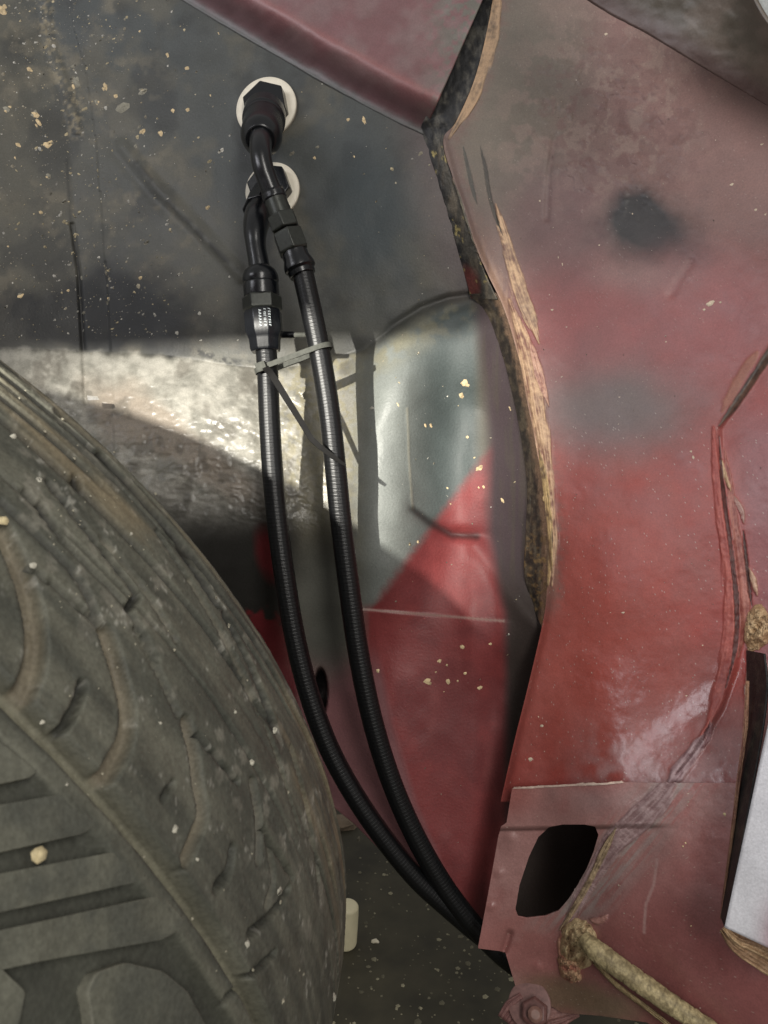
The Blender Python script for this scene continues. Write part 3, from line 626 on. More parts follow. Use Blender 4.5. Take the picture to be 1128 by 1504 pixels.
# lumpy knot where the seams meet
def knot(name, cu, cv, ru, rv, h, ang, cols, seed, df=None):
    df = df or low_d
    n, m = 90, 34; th = np.linspace(0, 2 * math.pi, n, endpoint=False); r = np.linspace(0, 1, m)[:, None]
    rad = r * (1 + .5 * (fbm(np.cos(th) * 2 + seed, np.sin(th) * 2 + seed, 3) - .5))[None]
    x = rad * np.cos(th) * ru; y = rad * np.sin(th) * rv; ca, sa = math.cos(ang), math.sin(ang)
    u = cu + x * ca - y * sa; v = cv + x * sa + y * ca
    nz = fbm(u / 9 + seed, v / 9, 4); hh = h * (1 - r ** 3) * (.35 + 1.1 * nz) - .0008 * (r > .99)
    crack = sm(.47, .5, np.abs(fbm(u / 12 + 9 + seed, v / 12, 3) - .5) * -1 + .5)
    c = mix(full(u, cols[0]), cols[1], sm(.35, .65, nz)); c = mix(c, lin(58, 46, 36), crack * .7)
    mesh(name, w3(u, v, df(u, v) - hh + crack * .001).reshape(-1, 3), gridfaces(m, n, True), M['sealant'], body, c.reshape(-1, 3), .6)
knot('sealant_knot', 848, 1388, 30, 38, .010, .2, (lin(150, 122, 92), lin(200, 178, 138)), 3)
knot('foam_lump', 1112, 924, 19, 38, .009, .15, (lin(160, 130, 96), lin(206, 178, 138)), 21, pil_d)
knot('sealant_knot', 836, 1422, 16, 24, .008, -.5, (lin(160, 108, 90), lin(192, 156, 124)), 8)
# cracked sealed seam leaving the knot to the lower right
rp = [P(858, 1380, .500), P(878, 1398, .490), P(930, 1436, .478), P(985, 1474, .468), P(1040, 1512, .457), P(1110, 1565, .446)]
def rodc(a, th):
    n = fbm(a * 260, th * 2.2, 3); k = sm(.44, .5, np.abs(np.mod(a * 125 + .7 * fbm(th * 1.5, a * 50), 1) - .5)); c = mix(full(a, lin(140, 126, 94)), lin(182, 166, 126), sm(.35, .65, n)); return mix(c, lin(80, 70, 50), k * .5)
tube('sealed_seam', rp, [.0054, .0066, .0064, .0061, .0058, .0055], M['sealant'], body, ns=28, step=.0009, rmod=lambda a, th: .0007 * (fbm(a * 300 + 0 * th, th * 1.3, 3) - .5) * 2 - .0006 * sm(.42, .5, abs((a * 125) % 1 - .5)), col=rodc)
bead('seam_lip', [(872, 1412), (905, 1446), (960, 1488), (1010, 1528)], [7, 8, 8, 8], lambda u, v: low_d(u, v) - .008, .003, tanc(lin(120, 100, 70), lin(176, 156, 116)), seed=41, base=None, **sl)
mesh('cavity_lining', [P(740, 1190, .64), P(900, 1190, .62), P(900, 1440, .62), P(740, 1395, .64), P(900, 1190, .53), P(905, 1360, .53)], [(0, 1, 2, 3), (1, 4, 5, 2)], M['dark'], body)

# bolt with overspray below the bracket
for nm, (uu, vv, dd), rr, ll, nsd in (('washer', (778, 1476, .538), .0150, .002, 40), ('bolt_head', (786, 1488, .531), .0098, .006, 6)):
    p = P(uu, vv, dd); ax = CAM + np.array([-.15, 0, .15]) - p; ax /= np.linalg.norm(ax)
    lathe(nm, p, p + ax * ll, [(0, rr), (.7, rr), (1, rr * .8)], None or plain_mat(nm + '_paint', (132, 100, 96) if nm == 'washer' else (112, 78, 74), .45, scale=400.), body, ns=nsd, bevel=.0006)
p = P(786, 1490, .524); ax = CAM - p; ax /= np.linalg.norm(ax)
lathe('bolt_tip', p, p + ax * .004, [(0, .005), (.6, .005), (1, .003)], plain_mat('bolt_tip_paint', (138, 104, 94), .4), body, ns=20, bevel=.0004)
bead('mounting_ear', [(742, 1500), (756, 1482), (772, 1468)], [26, 34, 26], lambda u, v: .5415 + 0 * u, .003, tanc(lin(116, 78, 76), lin(140, 102, 98)), seed=44, jit=.1, base=None, **sl)
bead('mounting_ear', [(800, 1498), (830, 1490), (850, 1486)], [40, 34, 14], lambda u, v: .541 + 0 * u, .003, tanc(lin(110, 74, 70), lin(136, 98, 92)), seed=45, jit=.2, base=None, **sl)

# pale panel standing at the far right with its dark gap and sealant
def pale_c(u, v): return mix(full(u, lin(202, 201, 205)), lin(156, 118, 126), np.clip(sm(1095, 1150, u) * sm(1290, 1380, v), 0, 1)), .35 + 0 * u
patch('side_panel', [(1150, 985, .425), (1128, 1064, .425), (1096, 1212, .422), (1064, 1362, .42)], [(1400, 985, .36), (1400, 1100, .36), (1400, 1300, .36), (1400, 1520, .36)], 60, 90, lambda u, v: -.001 * (fbm(u / 40, v / 40) - .5), pale_c, M['paint'], body, smooth_edges=True, thick=.0012)
patch('gap_seal', [(1096, 955, .476), (1096, 1040, .466), (1088, 1130, .456), (1070, 1270, .453), (1058, 1345, .451)], [(1122, 960, .445), (1126, 1010, .440), (1118, 1080, .436), (1092, 1222, .432), (1064, 1362, .43)], 24, 160, lambda u, v: -.001 * fbm(u / 6, v / 12),
      lambda u, v: (mix(full(u, lin(26, 25, 24)), lin(52, 47, 40), sm(.45, .75, fbm(u / 8, v / 14))), .7), M['sealant'], body, thick=.001)
bead('sealant_bead', [(1098, 1000), (1095, 1070), (1086, 1140), (1076, 1220), (1064, 1310), (1060, 1350)], [6, 8, 7, 6, 5, 6], lambda u, v: .4505 + 0 * u, .002, tanc(lin(120, 72, 66), lin(168, 132, 104)), seed=46, base=None, **sl)
bead('sealant_bead', [(1062, 1362), (1082, 1384), (1110, 1398), (1150, 1420), (1220, 1460)], [14, 34, 44, 48, 50], lambda u, v: .430 + 0 * u, .008, tanc(lin(140, 110, 84), lin(186, 156, 120)), seed=47, stri=4, base=None, **sl)

# dark wing lip crossing the top right corner
LIP = [(800, -60), (862, 0), (950, 50), (1040, 104), (1128, 156), (1260, 235), (1420, 330)]
def lip_c(u, v):
    n = fbm(u / 50, v / 50); c = mix(full(u, lin(104, 92, 82)), lin(84, 76, 66), sm(.35, .65, n)); e, _ = pdist(u, v, LIP); c = mix(c, lin(84, 66, 62), (1 - sm(8, 46, e))); return c, .5 + 0 * u
patch('wing_lip', [(a, b, .475 - (a - 860) * .0001) for a, b in LIP], [(880, -330, .42), (960, -260, .42), (1040, -170, .42), (1085, -60, .42), (1128, 34, .415), (1240, 140, .40), (1420, 250, .38)], 60, 200, lambda u, v: -.003 * (fbm(u / 60, v / 60) - .5), lip_c, M['paint'], body, thick=.002)
patch('outer_wing', [(1040, -200, .47), (1085, -70, .47), (1118, 34, .47), (1240, 150, .46)], [(1420, -250, .44), (1420, -100, .44), (1420, 60, .43), (1420, 240, .42)], 20, 40, lambda u, v: 0 * u, lambda u, v: (full(u, lin(170, 175, 175)), .4), M['paint'], body, thick=.002)

# ------------------------------------------------------------------ tyre
TC = CAM + np.array([-0.3324, 0.4053, -0.236]); PSI, PHI, TR, TW = 0.215, 0.2802, 0.3194, 0.1144
AX = np.array([math.sin(PSI) * math.cos(PHI), math.cos(PSI) * math.cos(PHI), math.sin(PHI)])
HX = np.array([math.cos(PSI), -math.sin(PSI), 0]); KX = np.cross(HX, AX); KX = KX if KX[2] > 0 else -KX
prof_s = np.array([-.232, -.246, -.250, -.248, -.240, -.228, -.21, -.16, -.115, -.06, -.025, -.008, .000, .006, .010, .014, .016, .012, .000])
prof_r = np.array([TR - .12, TR - .10, TR - .06, TR - .03, TR - .012, TR + .000, TR + .005, TR + .0105, TR + .012, TR + .010, TR + .0065, TR + .003, TR - .001, TR - .007, TR - .016, TR - .035, TR - .06, TR - .10, TR - .12])
def tyre_r(s): return np.interp(s, prof_s[5:14], prof_r[5:14])
def tpos(th, s, r): return TC + s[..., None] * AX + r[..., None] * (np.cos(th)[..., None] * HX + np.sin(th)[..., None] * KX)
def tyre_uv(u, v):
    """where the sight line through a point of the picture meets the tread"""
    t = np.linspace(.10, .62, 5000); q = w3(np.full(5000, float(u)), np.full(5000, float(v)), t) - TC
    s = q @ AX; x = q @ HX; y = q @ KX; g = np.hypot(x, y) - tyre_r(s); k = np.where((g[:-1] > 0) & (g[1:] <= 0) & (s[1:] > -.245) & (s[1:] < .006))[0]
    k = k[0] if len(k) else int(np.argmin(np.abs(g) + 9 * (np.abs(s + .11) > .13)))
    return np.arctan2(y[k], x[k]), s[k]
def tl(pts, n=14):
    return np.array([(a * TR, b) for a, b in (tyre_uv(x, y) for x, y in resample(pts, n))])
tyre = thing('tyre', (TC[0], TC[1], -0.02), 'dusty worn black tyre with chevron tread filling the lower left', 'tyre')
# (trace in the picture, half width m, depth m, dust in the bottom)
GR = [([(0, 772), (22, 815), (42, 870), (54, 930), (50, 985), (30, 1035)], .0026, .0045, .9), ([(158, 930), (175, 985), (188, 1040), (184, 1090), (160, 1136)], .0024, .0045, .9),
      ([(274, 1062), (286, 1110), (292, 1160), (298, 1200), (274, 1262)], .0020, .0040, .8), ([(122, 1005), (114, 1035), (94, 1070)], .0013, .0040, 0), ([(342, 1248), (336, 1280), (318, 1304)], .0014, .0040, 0),
      ([(372, 1150), (380, 1200), (380, 1262)], .0016, .0030, .4), ([(424, 1306), (400, 1342), (366, 1372)], .0012, .0030, 0), ([(392, 1330), (402, 1290), (392, 1230)], .0012, .002, .3),
      ([(44, 832), (90, 866), (142, 915)], .0009, .0035, 0), ([(290, 1080), (320, 1115), (350, 1150)], .0008, .003, 0), ([(72, 708), (120, 768), (165, 825), (203, 874)], .0010, .0035, 0), ([(203, 874), (192, 892)], .0012, .0035, 0),
      ([(112, 700), (118, 720)], .0012, .003, 0), ([(60, 740), (92, 790)], .0009, .003, 0), ([(38, 720), (88, 785), (150, 850), (196, 905), (232, 970)], .0008, .0020, 0), ([(0, 735), (60, 790), (120, 855), (150, 930), (160, 960)], .0010, .0025, 0),
      ([(388, 1220), (430, 1290)], .0009, .0025, 0), ([(255, 1150), (238, 1172)], .0009, .003, 0), ([(330, 1470), (300, 1440), (420, 1400)][:1] + [(350, 1450), (404, 1400)], .0009, .0025, 0),
      ([(200, 925), (232, 985), (262, 1050)], .0009, .0025, .2), ([(230, 780), (290, 870), (340, 960), (380, 1050)], .0008, .0018, 0), ([(280, 850), (330, 935), (372, 1020), (410, 1120), (440, 1220)], .0007, .0015, .3)]
GR += [([(150, 668), (200, 722), (260, 795), (318, 885)], .0020, .0030, 0), ([(88, 606), (112, 626), (138, 650)], .0018, .003, 0), ([(330, 905), (372, 985), (405, 1070)], .0016, .0026, 0), ([(428, 1100), (452, 1190), (468, 1290)], .0012, .0022, .3), ([(150, 790), (215, 870), (260, 940)], .0009, .0022, .3)]
GT = [(tl(p), w * 1.15, dp * 1.0, du) for p, w, dp, du in GR]
tA = np.array([tyre_uv(0, 430)[0], tyre_uv(505, 1500)[0]]); th0, th1 = math.radians(-42), math.radians(88)
ths = np.r_[np.linspace(th0, th1, 1000), np.linspace(th1, th0 + 2 * math.pi, 190)[1:-1]]
ps = resample(np.stack([prof_s, prof_r], 1), 60, True)
fine = resample(np.stack([np.interp(np.linspace(0, 1, 400), np.linspace(0, 1, len(prof_s)), prof_s), np.interp(np.linspace(0, 1, 400), np.linspace(0, 1, len(prof_s)), prof_r)], 1), 520, False)
wgt = np.where((fine[:, 0] > -.235) & (fine[:, 1] > TR - .012), 1.0, .25); cw = np.cumsum(wgt); pick = np.interp(np.linspace(cw[0], cw[-1], 300), cw, np.arange(520))
PS = np.interp(pick, np.arange(520), fine[:, 0]); PR = np.interp(pick, np.arange(520), fine[:, 1])
TH, S_ = np.meshgrid(ths, PS, indexing='ij'); R_ = np.broadcast_to(PR, TH.shape).copy()
X_ = TH * TR; dep = np.zeros_like(TH); dust = np.zeros_like(TH); tread = (R_ > TR - .008)
# main circumferential groove and the low centre that the big blocks stand on
gw = .0034; e = np.abs(S_ + TW); dep = np.maximum(dep, .0070 * (1 - sm(gw * .75, gw * 1.15, e)))
cen = sm(-TW - .0145, -TW - .0125, S_); dep = np.maximum(dep, np.where(S_ < -TW - .008, .0034 * (1 - sm(-TW - .0125, -TW - .0095, S_)), 0) * (S_ > -.228))
for q, w, dp, du in GT:
    for sh in ((0,) if du < .5 else (0,)):
        lo, hi = q[:, 0].min() - .02, q[:, 0].max() + .02; m = (X_ > lo) & (X_ < hi)
        dd, _ = pdist(X_[m], S_[m], q); g = 1 - sm(w * .7, w * 1.25, dd); dep[m] = np.maximum(dep[m], dp * g); dust[m] = np.maximum(dust[m], du * g)
# the rest of the tyre, out of sight: plain repeating side grooves
far = (TH > math.radians(84)) | (TH < math.radians(-38)); ph = np.mod(X_ * 22 + S_ * 6, 1); dep = np.where(far & (S_ > -TW + .01), np.maximum(dep, .004 * (np.abs(ph - .5) < .07)), dep)
# shoulder ribs close to the far edge
for s0, w0, dp in ((-.058, .0007, .0016), (-.046, .0009, .0018), (-.036, .0012, .0022), (-.026, .0014, .0028), (-.018, .0008, .0018), (-.012, .0014, .0028), (-.005, .0008, .0014), (.000, .0012, .0018), (.005, .0008, .0012)):
    dep = np.maximum(dep, dp * (1 - sm(w0 * .6, w0 * 1.4, np.abs(S_ - s0 - .002 * (fbm(X_ * 20, S_ * 0 + s0 * 900, 2) - .5)))) * sm(.3, .5, fbm(X_ * 12 + 3, 0 * X_ + s0 * 700, 2)))
dep = np.where(tread, dep, 0)
R2 = R_ - dep + .0004 * (fbm(X_ * 320, S_ * 320, 3) - .5) + .0007 * (fbm(X_ * 60, S_ * 80, 3) - .5)
n1 = fbm(X_ * 22, S_ * 160); n2 = fbm(X_ * 140, S_ * 170); n3 = fbm(X_ * 420, S_ * 420, 3); n4 = fbm(X_ * 14 + 4, S_ * 120 + 9)
c = mix(full(X_, lin(77, 78, 70)), lin(113, 112, 99), sm(.25, .75, n1) * .7)
c = mix(c, lin(140, 136, 124), sm(.60, .70, n2) * sm(-.10, -.06, S_) * .45)
c = mix(c, lin(178, 176, 166), sm(.70, .76, n3) * sm(.5, .6, n2) * sm(-TW, -TW + .02, S_) * .45)
c = mix(c, lin(134, 122, 98), sm(.45, .75, n4) * sm(-.05, -.03, S_) * .75)
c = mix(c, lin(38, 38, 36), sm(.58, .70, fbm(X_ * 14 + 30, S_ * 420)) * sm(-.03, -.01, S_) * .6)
c = mix(c, lin(134, 122, 102), np.clip(dust, 0, 1) * .6); c = mix(c, lin(30, 30, 28), np.where(dust < .2, np.clip(dep / .0030, 0, 1) * (.65 + .25 * (S_ > -.06)), 0))  # dust in the grooves; clean ones darkened by depth, their shade painted in
c = mix(c, lin(132, 129, 111), (1 - sm(gw * .6, gw * 1.1, e)) * .95)
c = mix(c, lin(74, 75, 67), (S_ < -TW - .010) * .75)
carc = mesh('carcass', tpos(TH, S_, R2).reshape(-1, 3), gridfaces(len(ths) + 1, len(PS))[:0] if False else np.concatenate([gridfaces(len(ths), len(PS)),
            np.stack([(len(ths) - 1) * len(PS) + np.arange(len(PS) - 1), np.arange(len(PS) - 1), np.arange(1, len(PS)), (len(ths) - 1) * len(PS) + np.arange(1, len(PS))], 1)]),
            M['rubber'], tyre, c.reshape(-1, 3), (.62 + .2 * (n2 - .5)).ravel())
def tyre_d(u, v):
    u = np.atleast_1d(np.asarray(u, float)); v = np.atleast_1d(np.asarray(v, float)); out = []
    for a, b in zip(u.ravel(), v.ravel()):
        th, s = tyre_uv(a, b); out.append((tpos(np.array(th), np.array(s), tyre_r(np.array(s))) - CAM) @ FW)
    return np.array(out).reshape(u.shape) if len(out) > 1 else out[0]
# big lateral blocks on the low centre of the tread
BL = [[(-60, 1070), (-10, 1082), (56, 1132), (44, 1142), (-70, 1166)], [(-80, 1200), (0, 1182), (90, 1166), (104, 1172), (144, 1210), (124, 1224), (0, 1252), (-80, 1272)],
      [(-80, 1300), (0, 1283), (168, 1251), (184, 1254), (217, 1284), (205, 1295), (0, 1340), (-80, 1358)], [(-40, 1376), (6, 1365), (230, 1316), (246, 1320), (278, 1358), (240, 1380), (60, 1412), (-40, 1434)],
      [(133, 1478), (128, 1455), (142, 1428), (185, 1413), (240, 1426), (276, 1456), (300, 1500), (330, 1560), (180, 1600), (140, 1530)], [(-60, 1405), (0, 1420), (38, 1456), (30, 1500), (0, 1560), (-60, 1560)]]
for poly in BL:
    pp = np.array([tyre_uv(*q) for q in resample(poly + poly[:1], 61, False)[:-1]]); n = len(pp); V = []; C = []
    cen_ = pp.mean(0); m = 12
    for sc, dr in [(1.02, -.0085), (1.0, -.0008), (.992, .0)] + [(k, .0) for k in np.linspace(.97, .0, m)]:
        q = cen_ + (pp - cen_) * sc; r = tyre_r(q[:, 1]) + dr + .0004 * (fbm(q[:, 0] * 120, q[:, 1] * 320, 3) - .5); V.append(tpos(q[:, 0], q[:, 1], r))
        nn = fbm(q[:, 0] * TR * 90, q[:, 1] * 90); cc = mix(full(nn, lin(84, 85, 77)), lin(100, 100, 89), sm(.35, .65, nn)); C.append(mix(cc, lin(112, 110, 98), np.full(n, .5 if sc > .985 else 0.)))
    mesh('tread_block', np.concatenate(V), gridfaces(m + 3, n, True), M['rubber'], tyre, np.concatenate(C), .62)
TF = Flakes()
for (x, y, sz) in ((56, 1254, 12), (6, 764, 9), (98, 1152, 3), (257, 1217, 4.5), (290, 1262, 3), (362, 1386, 4), (410, 1310, 3), (50, 830, 5), (20, 640, 5), (193, 784, 2.5), (58, 705, 5), (345, 1045, 3), (404, 1072, 3), (490, 1465, 4), (370, 1120, 3), (235, 1062, 3), (63, 1060, 4)):
    TF.add(x, y, sz, tyre_d, lin(206, 190, 150) if sz > 6 else lin(200, 196, 180), asp=1.25, ang=random.random(), h=.5)
for k in range(100):
    a = random.random() ** .7; i = random.random(); y = 560 + 940 * i; xs = np.interp(y, [520, 625, 800, 960, 1170, 1500], [0, 150, 300, 400, 465, 510]); x = xs * (1 - a * .75) - 6
    if y > 1080 + x * 1.15: continue
    TF.add(x, y, random.uniform(.7, 2.0), tyre_d, lin(176, 170, 150), asp=random.uniform(.8, 1.6), ang=.9)
TF.build('dried_mud', tyre)

# ------------------------------------------------------------------ hoses and fittings
def braid(a, th):
    k = 2 * math.pi / .0024
    return .00012 * np.sin(k * a + 8 * th) * np.sin(k * a - 8 * th) + .00004 * np.cos(k * a * .9 + th)
hA = thing('braided_hose', P(441, 395, .55), 'right hand black braided hose from the upper fitting, curving down behind the bracket', 'hose', 'black braided hoses')
hB = thing('braided_hose', P(388, 515, .55), 'left hand black braided hose with a lettered collar, hanging from the lower fitting', 'hose', 'black braided hoses')
pA = [(445, 402, .549), (458, 460, .546), (470, 520, .545), (483, 600, .545), (492, 680, .546), (500, 760, .548), (511, 850, .551), (525, 950, .555), (545, 1050, .559), (572, 1140, .563), (606, 1220, .567), (648, 1295, .571), (690, 1352, .574), (735, 1400, .577), (800, 1450, .58)]
pB = [(390, 505, .552), (393, 545, .550), (396, 620, .549), (401, 700, .549), (409, 780, .550), (420, 860, .552), (434, 940, .555), (455, 1022, .558), (484, 1100, .561), (522, 1170, .564), (566, 1234, .568), (612, 1290, .572), (660, 1334, .576), (705, 1372, .579), (760, 1412, .582), (820, 1450, .585)]
tube('sleeve', [P(*q) for q in pA], .0076, M['braid'], hA, ns=56, step=.00036, rmod=braid)
tube('sleeve', [P(*q) for q in pB], .0075, M['braid'], hB, ns=56, step=.00036, rmod=braid)
k = .00049
# --- upper fitting: bulkhead nut, swivel nut, bent neck, collar, hex and socket
wd = lambda u, v: float(wall_d(np.array(float(u)), np.array(float(v))))
def wall_axis(u, v):
    e = 14.; p0 = P(u, v, wd(u, v)); a = P(u + e, v, wd(u + e, v)) - P(u - e, v, wd(u - e, v)); b = P(u, v + e, wd(u, v + e)) - P(u, v - e, wd(u, v - e)); n = np.cross(b, a); n /= np.linalg.norm(n)
    return p0, n if n @ (CAM - p0) > 0 else -n
def ringwasher(name, u, v, rpx, label):
    p0, n = wall_axis(u, v); r = rpx / F * wd(u, v); nx = np.cross(n, UP); nx /= np.linalg.norm(nx); ny = np.cross(n, nx); th = np.linspace(0, 2 * math.pi, 72, endpoint=False); V = []
    pr = [(r * .62, -.001), (r, -.001), (r, .0022), (r * .985, .0030), (r * .80, .0030), (r * .62, .0030)]
    for rr, h in pr: V.append(p0 + n * h + rr * (np.cos(th)[:, None] * nx + np.sin(th)[:, None] * ny))
    o = mesh(name, np.concatenate(V), gridfaces(len(pr), 72, True), M['white']); tag(o, label, 'washer', 'white washers on the panel'); return p0, n
p1, nA = ringwasher('washer', 392, 160, 46, 'upper and larger white ring washer behind the top hose fitting')
p2, nB = ringwasher('washer', 401, 281, 41, 'lower white ring washer, half hidden behind the hose necks')
out = -FW
a0 = p1 + nA * .003 + RT * .002 - UP * .0025; a1 = P(388, 172, .598); a2 = P(383, 203, .566)
lathe('bulkhead_nut', a0, a0 + nA * .011, [(0, .0190), (1, .0190)], M['anod'], hA, ns=6, rot=.18, bevel=.0010, ref=RT)
lathe('swivel_nut', P(389, 168, .606), P(384, 196, .572), [(0, .0165), (.35, .0165), (.4, .0150), (1, .0150)], M['anod'], hA, ns=40, bevel=.0008)
lathe('swivel_collar', P(385, 192, .576), P(383, 206, .560), [(0, .0150), (.55, .0152), (.8, .0138), (1, .0105)], M['anod'], hA, ns=40, bevel=.0006)
tube('bent_neck', [P(384, 196, .572), P(383, 207, .557), P(383, 224, .5485), P(386, 244, .5470), P(393, 265, .5480), P(401, 286, .5490)], [.0088, .0082, .0076, .0074, .0072, .0072], M['anod'], hA, ns=40)
AXA = (P(446, 408, .549) - P(401, 284, .549))
def alongA(t): return P(401, 284, .549) + AXA * t
lathe('neck_collar', alongA(-.02), alongA(.10), [(0, .0072), (.25, .0086), (.75, .0086), (1, .0074)], M['anod'], hA, ns=36)
lathe('socket_tube', alongA(.06), alongA(.28), [(0, .0080), (1, .0084)], M['anod_dull'], hA, ns=36)
lathe('hex_nut', alongA(.26), alongA(.44), [(0, .0100), (.08, .0108), (.92, .0108), (1, .0100)], M['anod_dull'], hA, ns=6, rot=math.pi / 2 + .06, bevel=.0005)
lathe('hex_nut', alongA(.46), alongA(.70), [(0, .0108), (.08, .0116), (.92, .0116), (1, .0108)], M['anod_dull'], hA, ns=6, rot=math.pi / 2 - .10, bevel=.0005)
lathe('hose_socket', alongA(.69), alongA(.97), [(0, .0092), (.3, .0096), (.55, .0112), (.72, .0114), (.8, .0098), (1, .0094)], M['anod'], hA, ns=40, bevel=.0004)
# --- lower fitting
b0 = p2 + nB * .003
lathe('bulkhead_nut', b0, b0 + nB * .010, [(0, .0180), (1, .0180)], M['anod'], hB, ns=6, rot=.35, bevel=.0010, ref=RT)
lathe('swivel_nut', P(396, 290, .605), P(381, 312, .577), [(0, .0145), (.6, .0145), (1, .0130)], M['anod'], hB, ns=8, bevel=.0008)
tube('bent_neck', [P(384, 308, .580), P(378, 322, .566), P(375, 340, .558), P(376, 362, .555), P(380, 386, .5535), P(382, 402, .553)], [.0110, .0100, .0085, .0072, .0074, .0080], M['anod'], hB, ns=40)
AXB = P(390, 518, .552) - P(382, 398, .553)
def alongB(t): return P(382, 398, .553) + AXB * t
lathe('neck_collar', alongB(-.05), alongB(.16), [(0, .0078), (.25, .0112), (.5, .0126), (.8, .0130), (1, .0124)], M['anod'], hB, ns=44, bevel=.0005)
lathe('collar', alongB(.15), alongB(.33), [(0, .0122), (.1, .0127), (.9, .0127), (1, .0122)], M['anod'], hB, ns=44, bevel=.0005)
lathe('hex_nut', alongB(.31), alongB(.50), [(0, .0134), (.1, .0142), (.88, .0142), (1, .0132)], M['anod_dull'], hB, ns=6, rot=math.pi / 2 + .42, bevel=.0005)
sockB = lathe('hose_socket', alongB(.49), alongB(.99), [(0, .0130), (.06, .0138), (.52, .0138), (.66, .0122), (.72, .0116), (.93, .0112), (1, .0104)], M['anod'], hB, ns=8, rot=math.pi / 2 + math.pi / 8, bevel=.0006)
# flat face with three upright lines of small etched characters (too small to read in the picture)
fx = AXB / np.linalg.norm(AXB); fn = CAM - alongB(.6); fn -= fx * (fn @ fx); fn /= np.linalg.norm(fn); fy = np.cross(fx, fn); fy = fy if fy @ RT > 0 else -fy
LV, LF = [], []
def stroke(x0, y0, x1, y1, w=.00034):
    a = np.array([x0, y0]); b = np.array([x1, y1]); t = (b - a) / np.linalg.norm(b - a); nn = np.array([-t[1], t[0]]) * w / 2; base = len(LV)
    for h in (.0126, .01315):
        for q in (a - nn, b - nn, b + nn, a + nn): LV.append(alongB(.49) + fx * q[1] + fy * q[0] + fn * h)
    LF.extend([tuple(base + i for i in f) for f in ((4, 5, 6, 7), (0, 1, 5, 4), (1, 2, 6, 5), (2, 3, 7, 6), (3, 0, 4, 7))])
y = .0026
for i in range(6):     # zig-zag letters
    stroke(-.0030, y, -.0012, y + .0006); stroke(-.0012, y + .0006, -.0028, y + .0012); y += .0021
y = .0022
for i in range(6):
    stroke(.0004, y, .0020, y); stroke(.0020, y, .0020, y + .0010); 
    if i % 2: stroke(.0004, y + .0010, .0020, y + .0010)
    y += .0022
y = .0020
for i in range(7):
    stroke(.0032, y, .0050, y); stroke(.0050, y, .0050, y + .0009, .0003)
    if i % 3: stroke(.0041, y, .0041, y + .0009, .0003)
    y += .0019
mesh('etched_lettering', LV, LF, M['letter'], asparent(sockB), smooth=False)

# ------------------------------------------------------------------ cable tie round both hoses
tie = thing('cable_tie', P(388, 541, .54), 'grey plastic cable tie strapped round both hoses with a long bent tail', 'cable tie')
cl = P(393, 541, .5502); cr = P(469.5, 513, .5452); ah = cr - cl; D = np.linalg.norm(ah); ah /= D; bh = -FW - ah * (-FW @ ah); bh /= np.linalg.norm(bh); wh = np.cross(ah, bh)
rr = .0083; pth = []
for a in np.linspace(-math.pi / 2, math.pi / 2, 24): pth.append(cr + rr * (math.cos(a) * ah + math.sin(a) * bh))
for a in np.linspace(math.pi / 2, 3 * math.pi / 2, 24): pth.append(cl + rr * (math.cos(a) * ah + math.sin(a) * bh))
pth = np.array(pth); cenl = (cl + cr) / 2
V = []; n = len(pth); tang = np.roll(pth, -1, 0) - np.roll(pth, 1, 0); tang /= np.linalg.norm(tang, axis=1)[:, None]; nor = np.cross(tang, wh)
for o_, h_ in ((-.0018, 0), (-.0018, .0011), (.0018, .0011), (.0018, 0)): V.append(pth + wh * o_ + nor * np.sign((nor * (pth - cenl)).sum(1))[:, None] * h_)
V = np.stack(V, 1).reshape(-1, 3); fc = []
for i in range(n):
    for j in range(4): fc.append((i * 4 + j, ((i + 1) % n) * 4 + j, ((i + 1) % n) * 4 + (j + 1) % 4, i * 4 + (j + 1) % 4))
o = mesh('strap', V, fc, M['tie'], tie, smooth=False)
hc = cl + bh * (rr + .0022) - ah * .0016
def boxat(name, c_, ax, hs, mat, parent, bev=.0005):
    V = [c_ + sum(sg * h * a for sg, h, a in zip(sgn, hs, ax)) for sgn in ((-1, -1, -1), (1, -1, -1), (1, 1, -1), (-1, 1, -1), (-1, -1, 1), (1, -1, 1), (1, 1, 1), (-1, 1, 1))]
    o = mesh(name, V, [(0, 3, 2, 1), (4, 5, 6, 7), (0, 1, 5, 4), (1, 2, 6, 5), (2, 3, 7, 6), (3, 0, 4, 7)], mat, parent, smooth=False)
    b = o.modifiers.new('bevel', 'BEVEL'); b.width = bev; b.segments = 2; return o
hd = boxat('head', hc, (ah, wh, bh), (.0036, .0033, .0024), M['tie'], tie)
tp = resample([P(390, 540, .536), P(400, 552, .530), P(420, 584, .528), P(440, 616, .529), P(455, 641, .529), P(461, 648, .529), P(475, 660, .530), P(495, 675, .532), P(507, 683, .534)], 60)
V = []; tg = np.gradient(tp, axis=0); tg /= np.linalg.norm(tg, axis=1)[:, None]
wv = np.cross(tg, -FW + .3 * RT); wv /= np.linalg.norm(wv, axis=1)[:, None]; tv = np.cross(tg, wv); ww = np.where(np.linspace(0, 1, 60) > .9, np.linspace(4.6, .9, 60) * .0009, .0013) * np.clip(np.linspace(1.2, .75, 60), 0, 2)
for sx, sy in ((-1, -1), (1, -1), (1, 1), (-1, 1)): V.append(tp + wv * (sx * np.minimum(ww, .0014) * 1.6)[:, None] + tv * sy * .00055)
V = np.stack(V, 1).reshape(-1, 3); fc = [(0, 1, 2, 3), (59 * 4 + 3, 59 * 4 + 2, 59 * 4 + 1, 59 * 4)]
for i in range(59):
    for j in range(4): fc.append((i * 4 + j, i * 4 + (j + 1) % 4, (i + 1) * 4 + (j + 1) % 4, (i + 1) * 4 + j))
mesh('tail', V, fc, M['tie_tail'], tie, smooth=False)
st = thing('stud', P(410, 492, .575), 'short black stub sticking out between the two hoses above the tie', 'stud')
